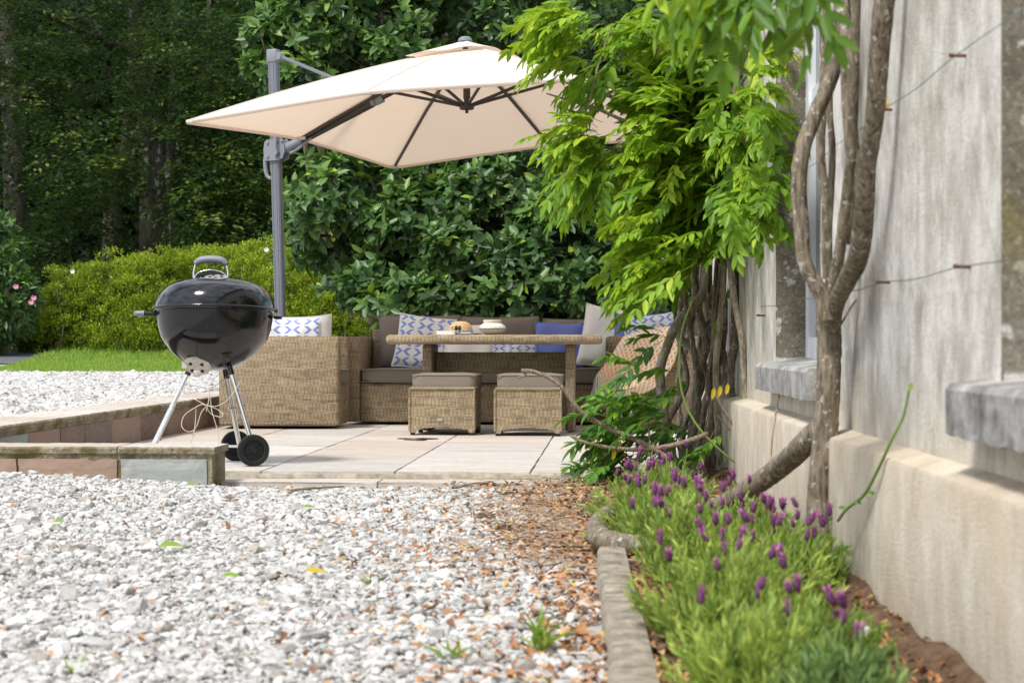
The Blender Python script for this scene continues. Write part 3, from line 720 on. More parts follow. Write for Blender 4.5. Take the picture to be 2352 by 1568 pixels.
# table
tx, ty = P(1053, 992, 12.24)[0], 12.24
tl = P(981, 0, 12.24)[0]; tr = P(1309, 0, 12.24)[0]
t = furn('rattan_table', 'long woven rattan table with thick edge standing before the sofa', 'table', tl, ty)
LW = tr - tl
wk('table_top', [(P(887, 0, 12.1)[0] - tl, P(1385, 0, 12.1)[0] - tl, -.14, .66, .588, .652, .026)], t)
wk('leg', [(-.032, .032, 0, .46, .012, .588, .012)], t); wk('leg', [(LW - .032, LW + .032, 0, .46, .012, .588, .012)], t)
wk('cross_panel', [(.033, LW - .033, .20, .26, .39, .535, .012)], t)
# ottomans
def ottoman(label, X_, Y_, W_, rz=0):
    t = furn('rattan_ottoman', label, 'ottoman', X_, Y_, 'rattan ottomans before the table', rz)
    D = .40
    def outline(L_):
        pts = [(0, .015), (.036, .015), (.042, .036)]
        for i in range(1, 12): a = i / 12; pts.append((.042 + (L_ - .084) * a, 0.036 + .016 * math.sin(math.pi * a)))
        return pts + [(L_ - .042, .036), (L_ - .036, .015), (L_, .015), (L_, .305), (0, .305)]
    a = bm_prism(outline(W_), 0, .03); b_ = bm_prism(outline(W_), D - .03, D)
    Mr = Matrix.Rotation(R(90), 4, 'Z')
    c = xf(bm_prism([(x_ + (.001 if x_ < .1 else -.001 if x_ > D - .062 else 0) , z_) for x_, z_ in outline(D - .002)], 0, .03), Matrix.Translation((.031, .001, 0)) @ Mr)
    d = xf(bm_prism(outline(D - .002), 0, .03), Matrix.Translation((W_ + .001, .001, 0)) @ Mr)
    top = bm_box(.032, W_ - .032, .032, D - .032, .27, .304)
    obj('body', join(a, b_, c, d, top), WICK, t, uv=True)
    edge = [bm_cyl((0, 0, .03), (0, 0, .30), .009, n=10), bm_cyl((W_, 0, .03), (W_, 0, .30), .009, n=10), bm_cyl((0, 0, .302), (W_, 0, .302), .010, n=10), bm_cyl((W_, 0, .302), (W_, D, .302), .010, n=10)]
    obj('rim', join(*edge), WICK, t, uv=True, smooth=True)
    for fx in (.018, W_ - .018):
        for fy in (.018, D - .018): obj('foot', bm_cyl((fx, fy, 0), (fx, fy, .0155), .016, n=12), RUBBER, t, smooth=True)
    seat_cushion(t, 'cushion_pad', .012, W_ + .012, .005, D, .308, .392, 5)
    return t
o1x, o2x = P(941, 0, 11.87)[0], P(1137, 0, 11.74)[0]
ot = ottoman('left one of the two square rattan ottomans, carrying the small oval maker plate', o1x, 11.87, P(1090, 0, 11.87)[0] - o1x, R(-2))
ottoman('right one of the two square rattan ottomans, without a plate', o2x, 11.74, P(1288, 0, 11.74)[0] - o2x, R(1))
bm = bm_lathe([(0, 0), (.019, 0), (.021, .0025), (.019, .005), (0, .006)], 20); xf(bm, Matrix.Translation((.198, -.0005, .10)) @ Matrix.Diagonal((1, 1, .55, 1)) @ Matrix.Rotation(R(90), 4, 'X'))
pl_ = obj('maker_plate', bm, GALV, ot, smooth=True)
bm = join(*[bm_box(.184 + k * .0032, .186 + k * .0032, -.0068, -.0062, .0988, .1012) for k in range(9)]); obj('plate_lettering', bm, DARKM, pl_)
# things on the table (table top at 0.652)
TT = .654
def pot_mat():
    b = NB('painted_pottery'); c = b.coord(); s_ = b.n('SeparateXYZ', {0: c})
    ang = b.math('ARCTAN2', s_.outputs[1], s_.outputs[0]); z = s_.outputs[2]
    wv = b.math('MULTIPLY', b.math('SINE', b.math('MULTIPLY', ang, 18.0)), .0045)
    l1 = b.math('LESS_THAN', b.math('ABSOLUTE', b.math('SUBTRACT', z, b.math('ADD', wv, .046))), .0016)
    l2 = b.math('LESS_THAN', b.math('ABSOLUTE', b.math('SUBTRACT', z, .055)), .0009); l3 = b.math('LESS_THAN', b.math('ABSOLUTE', b.math('SUBTRACT', z, .038)), .0012)
    dots = b.math('MULTIPLY', b.math('LESS_THAN', z, b.math('ADD', .0385, b.math('MULTIPLY', wv, -.9))), b.math('GREATER_THAN', z, .038))
    f = b.math('MAXIMUM', b.math('MAXIMUM', l1, l2), b.math('MAXIMUM', l3, dots))
    n = b.noise(c, 30, 4); b.p(Base_Color=b.mix(f, b.ramp(n, [(.3, (.62, .56, .45)), (.6, (.74, .69, .58))]), (.03, .05, .20)), Roughness=.5)
    return b.m
po = P(1131, 767, 12.45)
o = obj('clay_pot', bm_lathe([(0, 0), (.045, 0), (.06, .008), (.088, .03), (.094, .044), (.088, .058), (.065, .075), (.054, .083), (.062, .087), (.063, .098), (.056, .1), (.052, .094), (.046, .083), (.0, .08)], 48), pot_mat(), smooth=True, loc=(po[0], po[1], TT))
tag(o, 'squat cream pottery pot with a blue wavy band on the table', 'pot')
STRAW = NB('woven_straw'); _c = STRAW.coord(); _z = STRAW.n('SeparateXYZ', {0: _c}).outputs[2]
_w = STRAW.math('ABSOLUTE', STRAW.math('SINE', STRAW.math('MULTIPLY', STRAW.math('ADD', _z, STRAW.math('MULTIPLY', STRAW.noise(_c, 30, 2), .006)), 330)))
STRAW.p(Base_Color=STRAW.mix(STRAW.ramp(_w, [(.1, 1.0), (.5, 0.0)]), STRAW.ramp(STRAW.noise(_c, 90, 3), [(.3, (.50, .30, .13)), (.6, (.68, .46, .24))]), (.22, .11, .045)), Roughness=.7); STRAW.bump(_w, .8, .003); STRAW = STRAW.m
hp = P(1058, 767, 12.5)
t = thing('straw_hat', 'woven straw hat with a domed crown lying on the table behind the books', 'hat', (hp[0], hp[1], TT), 0)
obj('crown', bm_lathe([(.086, .004), (.083, .03), (.077, .055), (.06, .078), (.035, .09), (0, .093)], 36), STRAW, t, smooth=True)
obj('brim', bm_lathe([(.086, .004), (.12, .002), (.15, .006), (.151, .009), (.12, .006), (.088, .008)], 36), STRAW, t, smooth=True)
PAPER = simple('book_pages', (.78, .77, .74), .8); BKB = simple('blue_grey_cover', (.13, .20, .27), .5, var=.2, scale=90); BKW = simple('white_cover', (.82, .81, .78), .6)
def book(label, px, w_, d_, h_, cov, z=TT, Y_=12.25, rz=0):
    p_ = P(px, 0, Y_); t = thing('book', label, 'book', (p_[0], Y_, z), rz)
    obj('cover', join(bm_box(-w_ / 2, w_ / 2, 0, d_, 0, .003), bm_box(-w_ / 2, w_ / 2, 0, d_, h_ - .003, h_), bm_box(-w_ / 2, w_ / 2, 0, .003, .0031, h_ - .0031)), cov, t)
    obj('pages', bm_box(-w_ / 2 + .004, w_ / 2 - .004, .0032, d_ - .004, .0032, h_ - .0032), PAPER, t); return t
book('white covered book lying left of the straw hat', 1024, .125, .17, .025, BKW)
bk = book('blue grey covered book with sunglasses on top beside the straw hat', 1070, .105, .15, .024, BKB, Y_=12.2)
obj('spine_title', bm_box(-.035, .03, -.0012, -.0004, .009, .015), PAPER, bk)
sg = P(1052, 757, 12.24)
t = thing('sunglasses', 'dark folded sunglasses resting on the blue grey book', 'sunglasses', (sg[0], sg[1], TT + .0245), R(62))
fm = MB()
for cx in (-.022, .022):
    th = np.linspace(0, 2 * np.pi, 13); tube(fm, [(cx + .019 * math.cos(a), 0, .018 + .016 * math.sin(a)) for a in th], .002, sides=6, m=1)
tube(fm, [(-.04, 0, .026), (-.036, .03, .02), (.03, .035, .004)], .0018, sides=6); tube(fm, [(.04, 0, .026), (.036, .028, .02), (-.03, .03, .006)], .0018, sides=6)
fm.build('frame', RUBBER, t)
obj('lens', bm_cyl((-.022, -.001, .018), (-.022, .001, .018), .018, n=20), GLASS, t); obj('lens', bm_cyl((.022, -.001, .018), (.022, .001, .018), .018, n=20), GLASS, t)

# ------------------------------------------------------------------ cantilever parasol
UC = np.array((-.322, 13.17, 2.137)); UL = 2.85; AH = .60
Mu = Matrix.Rotation(R(-1.4), 4, 'Y') @ Matrix.Rotation(R(-2.1), 4, 'X') @ Matrix.Rotation(R(-26), 4, 'Z')
post = Vector((-1.765, 13.95, 0))
um = thing('cantilever_parasol', 'large cream square cantilever parasol on a grey post behind the armchair', 'parasol', post[:])
def U2L(p_):      # canopy-local -> parasol-local
    return (Mu @ Vector(p_)) + Vector(UC) - post
def canopy_pt(a, t_, dz=0):
    """a = angle round the square 0..8 (0 = corner), t_ = 0 centre..1 edge"""
    k = int(a) % 8; f = a - int(a); h = UL / 2
    ring = [(-h, -h), (0, -h * 1.0), (h, -h), (h, 0), (h, h), (0, h), (-h, h), (-h, 0)]
    p0, p1 = ring[k], ring[(k + 1) % 8]; x_, y_ = p0[0] + (p1[0] - p0[0]) * f, p0[1] + (p1[1] - p0[1]) * f
    z = AH * (1 - t_) + .03 * math.sin(math.pi * t_)
    z -= .010 * math.sin(math.pi * f) * t_ ** 1.2
    z += .062 * math.sin(math.pi * ((k % 2) + f) / 2) * t_ ** 1.5
    inset = 1 - .004 * math.sin(math.pi * f)
    return U2L((x_ * t_ * inset, y_ * t_ * inset, z + dz))
mb = MB(); na, nt_ = 64, 16; Vv = []
for j in range(nt_ + 1):
    t_ = .12 + .88 * j / nt_
    for i in range(na): Vv.append(canopy_pt(i * 8 / na, t_)[:])
q = [[j * na + i, j * na + (i + 1) % na, (j + 1) * na + (i + 1) % na, (j + 1) * na + i] for j in range(nt_) for i in range(na)]
mb.add(Vv, [np.array(q)])
cano = mb.build('canopy', CANV, um)
mb = MB(); Vv = []   # hem: a short turned-down band with a real thickness
for i in range(na):
    p_ = canopy_pt(i * 8 / na, 1.0); c_ = canopy_pt(i * 8 / na, .985)
    Vv += [(p_ + Vector((0, 0, .004)))[:], (p_ + Vector((0, 0, -.022)))[:], (c_ + Vector((0, 0, -.020)))[:]]
q = [[3 * i + k, 3 * ((i + 1) % na) + k, 3 * ((i + 1) % na) + k + 1, 3 * i + k + 1] for i in range(na) for k in (0, 1)]
mb.add(Vv, [np.array(q)]); mb.build('hem', CANV, cano)
mb = MB(); Vv = [U2L((0, 0, AH + .045))[:]]
for j in range(1, 6):
    t_ = .225 * j / 5
    for i in range(na):
        wv = .014 * (math.sin(i * 8 / na * math.pi) ** 2) * (j / 5) ** 2
        Vv.append(canopy_pt(i * 8 / na, t_, .028 + wv + .012 * (1 - j / 5))[:])
q3 = np.array([[0, 1 + i, 1 + (i + 1) % na] for i in range(na)])
q4 = np.array([[1 + j * na + i, 1 + (j + 1) * na + i, 1 + (j + 1) * na + (i + 1) % na, 1 + j * na + (i + 1) % na] for j in range(4) for i in range(na)])
mb.add(Vv, [q3, q4]); mb.build('vent_cap', CANV, um)
def bar(p0, p1, w_, h_, r=.004):
    p0, p1 = Vector(p0), Vector(p1); d = p1 - p0; bm = bm_box(-w_ / 2, w_ / 2, -h_ / 2, h_ / 2, 0, d.length, r, 1)
    return xf(bm, Matrix.Translation(p0) @ d.to_track_quat('Z', 'Y').to_matrix().to_4x4())
apex = U2L((0, 0, AH - .01)); hub = U2L((0, 0, .16))
obj('finial', xf(bm_lathe([(0, .035), (.03, .032), (.048, .02), (.052, .0), (0, -.01)], 24), Matrix.Translation(U2L((0, 0, AH + .035)))), GREYP, um, smooth=True)
obj('canopy_pole', join(bm_cyl(hub, apex, .02), bm_cyl(hub + Vector((0, 0, .06)), hub + Vector((0, 0, .20)), .026)), DARKM, um, smooth=True)
obj('hub', join(xf(bm_lathe([(0, -.045), (.012, -.045), (.012, -.02), (.05, -.018), (.055, 0), (.05, .02), (.025, .03), (0, .03)], 24), Matrix.Translation(hub))), DARKM, um, smooth=True)
for k in range(8):
    sm_ = MB(); tube(sm_, [canopy_pt(k, t_, .002)[:] for t_ in np.linspace(.2, 1, 9)], .0045, sides=5, m=2); sm_.build('seam', CANV, cano)
    a = canopy_pt(k, .06, -.03); b_ = canopy_pt(k, .5, -.022); c = canopy_pt(k, .985, -.014)
    rb = obj('rib', join(bar(a, b_, .018, .026), bar(b_, c, .018, .026)), DARKM, um)
    m_ = canopy_pt(k, .46 if k % 2 else .36, -.035)
    s_ = obj('strut', join(bar(hub, m_, .018, .022)), DARKM, rb)
    obj('corner_pocket', xf(bm_box(-.03, .03, -.03, .03, -.018, .004, .006), Matrix.Translation(canopy_pt(k, .985, -.008))), CANV, rb)
topz = 2.80; lean = .075
PB = Vector((.02, 0, .02)); PT_ = Vector((.02 - lean, 0, topz))
Mp = Matrix.Rotation(R(-26), 4, 'Z')
def ppt(z): f = z / topz; return Vector((.02 - lean * f, 0, z))
def profile_post(z0, z1, w_=.075, h_=.058):
    ol = []
    hw, hh = w_ / 2, h_ / 2
    for (x_, y_) in ((-hw, -hh + .008), (-hw + .008, -hh), (-hw + .018, -hh), (-hw + .019, -hh + .003), (-hw + .022, -hh + .003), (-hw + .023, -hh), (hw - .023, -hh), (hw - .022, -hh + .003), (hw - .019, -hh + .003), (hw - .018, -hh), (hw - .008, -hh), (hw, -hh + .008), (hw, -.006), (hw - .003, -.005), (hw - .003, .005), (hw, .006), (hw, hh - .008), (hw - .008, hh), (-hw + .008, hh), (-hw, hh - .008)): ol.append((x_, y_))
    bm = bmesh.new(); a, b_ = ppt(z0), ppt(z1)
    A = [bm.verts.new(a + (Mp @ Vector((x_, y_, 0)))) for x_, y_ in ol]; B = [bm.verts.new(b_ + (Mp @ Vector((x_, y_, 0)))) for x_, y_ in ol]
    n = len(ol); bm.faces.new(A); bm.faces.new(B)
    for i in range(n): bm.faces.new((A[i], A[(i + 1) % n], B[(i + 1) % n], B[i]))
    bmesh.ops.recalc_face_normals(bm, faces=bm.faces); return bm
obj('post', profile_post(.03, topz - .03), POSTM, um)
obj('base', join(bm_box(-.45, .45, -.06, .06, .0, .03, .004), bm_box(-.06, .06, -.45, -.0601, .0, .03, .004), bm_box(-.06, .06, .0601, .45, .0, .03, .004)), POSTM, um)
cap = join(xf(bm_box(-.044, .044, -.036, .036, -.065, .035, .01), Matrix.Translation(ppt(topz)) @ Mp), xf(bm_cyl((.055, -.03, -.02), (.055, .03, -.02), .03), Matrix.Translation(ppt(topz)) @ Mp))
obj('post_cap', cap, GREYP, um, smooth=True)
clz = 2.07; cp = ppt(clz)
dirv = Vector((.9, -.437, 0)).normalized()
armA = cp + dirv * .07 + Vector((0, 0, -.0)); armB = U2L((0, 0, AH - .06))
ad = (armB - armA).normalized()
j1 = armA + (armB - armA) * .50
obj('arm', join(bar(armA + ad * .18, j1, .060, .050), bar(j1, armA + (armB - armA) * .9, .03, .028)), DARKM, um)
obj('arm_collar', join(bm_cyl(armA + ad * .02, armA + ad * .2, .036, .030), bar(j1 - ad * .06, j1 + ad * .03, .056, .046), bar(j1 + ad * .03, j1 + ad * .10, .04, .06)), GREYP, um, smooth=True)
obj('stay', bar(ppt(topz - .02) + dirv * .055, j1 + Vector((0, 0, .03)) + ad * .05, .042, .024), POSTM, um)
# clamp with crank and hook handle, drawn in the plane that holds the arm
Mc = Matrix.Translation(cp) @ Mp @ Matrix.Rotation(R(0), 4, 'Z')
ol = [(-.055, .075), (-.075, .06), (-.085, .0), (-.078, -.075), (-.05, -.085), (.05, -.085), (.085, -.07), (.105, -.02), (.10, .04), (.075, .085), (.04, .08)]
obj('clamp', join(xf(bm_prism(ol, -.045, -.035), Mc), xf(bm_prism(ol, .035, .045), Mc)), GREYP, um)
bolts = [xf(bm_lathe([(0, .012), (.010, .010), (.013, 0), (0, 0)], 12), Mc @ Matrix.Translation((x_, -.045, z_)) @ Matrix.Rotation(R(90), 4, 'X')) for x_, z_ in ((-.045, .05), (.035, .05), (-.045, -.055), (.035, -.055), (.085, .06))]
for b_ in bolts: obj('bolt', b_, GREYP, um, smooth=True)
hk = MB(); pts = [(-.07, -.02), (-.095, -.07), (-.092, -.15), (-.075, -.20), (-.045, -.215), (-.03, -.20)]
tube(hk, [tuple(Mc @ Vector((x_, -.0, z_))) for x_, z_ in pts], [.02, .018, .016, .014, .012], sides=8); tube(hk, [tuple(Mc @ Vector(c)) for c in ((-.05, 0, -.08), (-.046, 0, -.13), (-.036, 0, -.18))], .009, sides=8)
hk.build('hook_handle', GREYP, um)
obj('crank', join(xf(bm_cyl((.045, -.075, -.04), (.045, -.075, .15), .010), Mc), xf(bm_cyl((.02, -.085, .15), (.07, -.065, .15), .011), Mc), xf(bm_cyl((.045, -.04, -.03), (.045, -.09, -.03), .022), Mc)), GREYP, um, smooth=True)
lv = MB(); la = armA + ad * .07 + Vector((0, -.03, -.06))
tube(lv, [la[:], (la + ad * .05 + Vector((0, 0, .0)))[:], (la + ad * .12 + Vector((0, 0, .012)))[:], (la + ad * .20 + Vector((0, 0, .035)))[:]], [.013, .010, .012, .008], sides=8); lv.build('lever', GREYP, um)

# ------------------------------------------------------------------ kettle barbecue
kc = Vector((-1.461, 9.0, 0)); RZ = .757
bb = thing('kettle_barbecue', 'black kettle barbecue on chrome legs with two wheels', 'barbecue', kc[:])
Mk = Matrix.Translation((0, 0, RZ)) @ Matrix.Rotation(R(-3.3), 4, 'X') @ Matrix.Rotation(R(.6), 4, 'Y')
def K(x_, y_, z_): return Mk @ Vector((x_, y_, z_))
bowl = obj('bowl', xf(bm_lathe([(.300, .0), (.300, -.010), (.286, -.014), (.282, -.05), (.272, -.10), (.258, -.14), (.243, -.165), (.205, -.212), (.16, -.249), (.12, -.272), (.08, -.288), (.04, -.296), (0, -.299)], 96), Mk), ENAMEL, bb, smooth=True, angle=60)
lid = obj('lid', xf(bm_lathe([(.306, -.004), (.309, .002), (.306, .007), (.293, .010), (.2915, .022), (.286, .045), (.276, .068), (.262, .088), (.243, .107), (.22, .121), (.18, .137), (.13, .150), (.07, .158), (0, .161)], 96), Mk), ENAMEL, bb, smooth=True, angle=60)
hx = -.022
hm = MB()
for s_ in (-1, 1): tube(hm, [K(hx + s_ * .083, -.02, .148), K(hx + s_ * .084, -.02, .185), K(hx + s_ * .074, -.02, .232)], .0042, sides=8)
tube(hm, [K(hx - .083, -.02, .15), K(hx - .06, -.02, .182), K(hx, -.02, .196), K(hx + .06, -.02, .182), K(hx + .083, -.02, .15)], .003, sides=8)
hb = hm.build('handle_bracket', CHROME, lid)
hm = MB(); tube(hm, [K(hx - .078, -.02, .226), K(hx - .05, -.02, .243), K(hx, -.02, .248), K(hx + .05, -.02, .243), K(hx + .078, -.02, .226)], [.013, .019, .020, .019, .013], sides=12, m=8)
for k in range(17):
    a = -.045 + k * .0056; z_ = .243 - (a / .078) ** 2 * .014
    tube(hm, [K(hx + a, -.040, z_ + .006), K(hx + a, -.043, z_ - .004), K(hx + a, -.036, z_ - .013)], .0014, sides=5, m=2)
hm.build('handle_grip', GREYP, lid)
obj('heat_shield', xf(bm_prism([(-.078, .150), (-.062, .170), (-.03, .184), (0, .188), (.03, .184), (.062, .170), (.078, .150), (.05, .160), (0, .163), (-.05, .160)], -.012, .016), Mk @ Matrix.Translation((hx, -.02, .004))), RUBBER, lid)
dn = Vector((.0, -.12, 1)).normalized(); Md = Mk @ Matrix.Translation((.022, -.115, .153)) @ dn.to_track_quat('Z', 'Y').to_matrix().to_4x4() @ Matrix.Rotation(R(9), 4, 'X')
dm = obj('lid_damper', xf(bm_lathe([(0, .004), (.055, .002), (.057, 0), (.055, -.001), (0, -.001)], 32), Md), GALV, lid, smooth=True)
for a in (-.5, -1.6, -2.7, .9, 2.2): obj('damper_hole', xf(bm_cyl((.032 * math.cos(a), .032 * math.sin(a), .0032), (.032 * math.cos(a), .032 * math.sin(a), .0048), .009, n=14), Md), RUBBER, dm)
# bowl handles
obj('side_handle', join(bm_cyl(K(-.28, -.03, -.022), K(-.345, -.03, -.022), .010), ), RUBBER, bowl, smooth=True)
obj('side_handle', join(bm_cyl(K(-.342, -.03, -.022), K(-.385, -.03, -.022), .014, .012), bm_cyl(K(-.383, -.03, -.022), K(-.385, .10, -.022), .012)), GREYP, bowl, smooth=True)
obj('side_handle', join(bm_box(.29, .325, -.03, .05, RZ - .045, RZ - .03, .004)), RUBBER, bowl)
# bottom vent plate with four holes and tabs
vn = Vector((-.05, -.62, -.78)).normalized(); Mv = Mk @ Matrix.Translation((-.065, -.108, -.281)) @ vn.to_track_quat('Z', 'Y').to_matrix().to_4x4()
vp = obj('vent_plate', join(xf(bm_lathe([(0, .010), (.05, .007), (.068, .0), (.066, -.004), (0, 0)], 28), Mv), bm_box(-.079, -.047, -.155, -.152, RZ - .325, RZ - .295, .001), xf(bm_box(-.012, .012, -.001, .001, -.03, 0), Mk @ Matrix.Translation((-.125, -.12, -.262)))), GALV, bb, smooth=True)
for a in (.6, 2.4, 3.9, 5.4): obj('vent_hole', xf(bm_cyl((.036 * math.cos(a), .036 * math.sin(a), .006), (.036 * math.cos(a), .036 * math.sin(a), .0105), .009, n=14), Mv), RUBBER, vp)
obj('lever_tab', bm_box(.145, .165, -.06, -.05, RZ - .255, RZ - .225, .001), GALV, bowl)
wn = Vector((-1.252, 8.85, .076)) - kc; wf = Vector((-1.396, 9.25, .076)) - kc; ft = Vector((-1.785, 8.88, .0)) - kc
def legm(a, b_, r=.0118):
    a, b_ = Vector(a), Vector(b_); d = (b_ - a).normalized()
    l = obj('leg', bm_cyl(a, b_, r, n=20), CHROME, bb, smooth=True)
    obj('leg_socket', bm_cyl(a - d * .03, a + d * .05, r * 1.22, n=20), ENAMEL, l, smooth=True); return l
def PK(px, py, Y_): return Vector(P(px, py, Y_)) - kc
l1 = legm(PK(440, 840, 8.95), ft + Vector((0, 0, .01)), .0125)
l2 = legm(PK(526, 838, 8.93), PK(576, 1008, 8.90)); l3 = legm(PK(517, 846, 9.12), PK(551, 1030, 9.18), .0125)
obj('foot_cap', bm_cyl(ft, ft + Vector((.01, 0, .03)), .014), RUBBER, l1, smooth=True)
a, b_ = PK(440, 840, 8.95), ft; d = (b_ - a).normalized(); s0 = a + d * (a - b_).length * .38; s1 = a + d * (a - b_).length * .86
LABEL = NB('printed_label'); _c = LABEL.coord(scale=(1, 1, 1)); _z = LABEL.n('SeparateXYZ', {0: _c}).outputs[2]
_f = LABEL.math('MULTIPLY', LABEL.math('GREATER_THAN', LABEL.math('FRACT', LABEL.math('MULTIPLY', _z, 190)), .55), LABEL.math('GREATER_THAN', LABEL.noise(_c, 170, 1), .47))
LABEL.p(Base_Color=LABEL.mix(_f, (.80, .80, .80), (.30, .31, .33)), Roughness=.5); LABEL = LABEL.m
obj('sticker', bm_cyl(s0, s1, .0132, n=20), LABEL, l1, smooth=True)
def wheel(c, name='wheel'):
    axis = (wn - wf).normalized(); Mw = Matrix.Translation(c) @ axis.to_track_quat('Z', 'Y').to_matrix().to_4x4()
    w_ = obj(name, xf(bm_lathe([(.0, .016), (.012, .018), (.013, .012), (.048, .009), (.050, .017), (.058, .020), (.072, .019), (.0755, .012), (.0755, -.012), (.072, -.019), (.058, -.018), (.05, -.012), (0, -.01)], 56), Mw), RUBBER, bb, smooth=True, angle=35)
    tr_ = [xf(bm_box(.0735, .0772, -.0028, .0028, -.015, .015), Mw @ Matrix.Rotation(k * 2 * math.pi / 44, 4, 'Z')) for k in range(44)]
    obj('tread', join(*tr_), RUBBER, w_)
    obj('spoke', join(*[xf(bm_box(.012, .049, -.0018, .0018, .009, .015), Mw @ Matrix.Rotation(k * math.pi / 4 + .3, 4, 'Z')) for k in range(8)]), RUBBER, w_)
wheel(wn); wheel(wf)
obj('axle', bm_cyl(wn, wf, .007), CHROME, bb, smooth=True)
obj('cross_bar', bm_cyl(PK(520, 1024, 8.96), PK(580, 1026, 8.90), .0065), CHROME, bb, smooth=True)
wm_ = MB()
for (px, py, Y_, l_) in ((376, 929, 8.92, 0), (555, 931, 8.92, 0), (536, 936, 9.14, 0)):
    c = PK(px, py, Y_); tube(wm_, [c + Vector((.015 * math.cos(a), .015 * math.sin(a), .004 * math.sin(a))) for a in np.linspace(0, 6.28, 10)], .0022, sides=5, m=2)
tube(wm_, [PK(382, 928, 8.92), PK(395, 934, 8.92), PK(405, 938, 8.92)], .0018, sides=5); tube(wm_, [PK(500, 942, 9.1), PK(520, 941, 9.1), PK(552, 934, 8.92)], .0018, sides=5)
tube(wm_, [PK(424, 884, 8.93), PK(460, 888, 8.9), PK(480, 894, 8.88), PK(506, 877, 9.0), PK(527, 860, 9.1)], .0014, sides=5)
wm_.build('binding_wire', simple('grey_wire', (.25, .26, .29), .4, metal=.6), bb)
cm = MB(); YY = 8.86
for pts in ([(413, 897), (440, 912), (470, 928), (492, 933), (512, 926), (530, 910), (550, 880), (556, 866)],
            [(480, 893), (480, 915), (474, 945)], [(480, 893), (485, 930), (487, 945), (500, 990), (503, 1020)],
            [(478, 932), (500, 940), (512, 952), (505, 957), (485, 950), (470, 930), (455, 932), (425, 952), (417, 975), (425, 988), (440, 990), (452, 978), (462, 948), (475, 932)],
            [(450, 938), (449, 965), (446, 990), (440, 1010), (433, 1030)]):
    tube(cm, [PK(a, b_, YY + .01 * math.sin(i * 2.)) for i, (a, b_) in enumerate(pts)], .0019, sides=6, m=5)
cord = cm.build('cord', CORD); cord.location = kc; tag(cord, 'thin cream cord tied in loose loops between the barbecue legs', 'cord')

# ------------------------------------------------------------------ house (frame o, d)
hs = thing('house', 'weathered plastered stone house wall with window sills on the right', 'house', (0, 0, 0), -WA)
def hbox(o0, o1, d0, d1, z0, z1, r=0): return bm_box(o0, o1, d0, d1, z0, z1, r, 1)
OW, OJ = .790, .90
W1, W2, SZ, HZ = (5.80, 7.04), (1.9, 3.36), .515, 2.55
cells = [(-3, 1.9, -.3, 5.2), (3.36, 5.80, -.3, 5.2), (7.04, 10.2, -.3, 5.2)]
bms = [hbox(OW, OW + .45, a, b_, z0, z1) for a, b_, z0, z1 in cells]
for a, b_ in (W1, W2): bms += [hbox(OW, OW + .45, a, b_, -.3, SZ - .10), hbox(OW, OW + .45, a, b_, HZ, 5.2)]
bms += [hbox(OW + .4501, 7, 10.0, 10.2, -.3, 5.2), hbox(OW + .4501, 7, -3, -2.8, -.3, 5.2)]
def dense(bms_):
    b_ = join(*bms_); bmesh.ops.remove_doubles(b_, verts=b_.verts, dist=1e-5); return b_
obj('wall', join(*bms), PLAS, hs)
obj('roof', join(bm_prism([(.45, 5.2), (4, 7.6), (7.6, 5.2), (7.6, 5.1), (.45, 5.1)], -3.3, 10.5)), simple('slate', (.09, .095, .11), .7, var=.2, scale=8), hs)
# plinth with chamfered top, slightly uneven
bm = bmesh.new(); rows = []; n = 110
for i in range(n + 1):
    d = -3 + 13.0 * i / n; e = random.uniform(-.0008, .0008)
    rows.append([bm.verts.new(c) for c in ((.716, d, -.3), (.716 + e, d, .0), (.717 + e, d, .322 + e), (.722, d, .332 + e), (.7895, d, .349 + e))])
for a, b_ in zip(rows, rows[1:]):
    for k in range(4): bm.faces.new((a[k], b_[k], b_[k + 1], a[k + 1]))
bm.faces.new(rows[-1] + [bm.verts.new((.7895, 10.0, -.3))]); bmesh.ops.recalc_face_normals(bm, faces=bm.faces)
obj('plinth', bm, PLASW, hs, smooth=True, angle=30)
for (a, b_), nm in ((W1, 1), (W2, 0)):
    wd = obj('window', join(hbox(OJ, OJ + .05, a, a + .09, SZ + .01, HZ), hbox(OJ, OJ + .05, b_ - .09, b_, SZ + .01, HZ), hbox(OJ + .001, OJ + .049, a + .0901, b_ - .0901, HZ - .09, HZ), hbox(OJ + .001, OJ + .049, a + .0901, b_ - .0901, SZ + .01, SZ + .10), hbox(OJ + .012, OJ + .045, (a + b_) / 2 - .02, (a + b_) / 2 + .02, SZ + .1001, HZ - .0901), hbox(OJ + .01, OJ + .047, a + .0902, b_ - .0902, 1.50, 1.55)), WHITE, hs)
    obj('pane', hbox(OJ + .028, OJ + .033, a + .09, b_ - .09, SZ + .10, HZ - .09), GLASS, wd)
    obj('jamb', hbox(OW - .003, OJ + .06, b_ - .004, b_ + .002, SZ + .028, HZ), JAMB, hs); obj('jamb', hbox(OW - .003, OJ + .06, a - .002, a + .004, SZ + .028, HZ), JAMB, hs)
def sill(a, b_):
    bm = bmesh.new(); rows = []; n = 60
    for i in range(n + 1):
        d = a + (b_ - a) * i / n; e = random.uniform(-.0006, .0006); e2 = random.uniform(-.0035, .0025)
        rows.append([bm.verts.new(c) for c in ((.722 + e, d, SZ - .098 + e2), (.720 + e, d, SZ - .012), (.730, d, SZ), (OJ + .04, d, SZ + .028), (OJ + .04, d, SZ - .098))])
    for p_, q_ in zip(rows, rows[1:]):
        for k in range(4): bm.faces.new((p_[k], q_[k], q_[k + 1], p_[k + 1]))
        bm.faces.new((p_[4], q_[4], q_[0], p_[0]))
    bm.faces.new(rows[0]); bm.faces.new(rows[-1][::-1]); bmesh.ops.recalc_face_normals(bm, faces=bm.faces)
    return obj('sill', bm, SILLST, hs)
sill(5.62, 7.18); sill(1.7, 3.54)
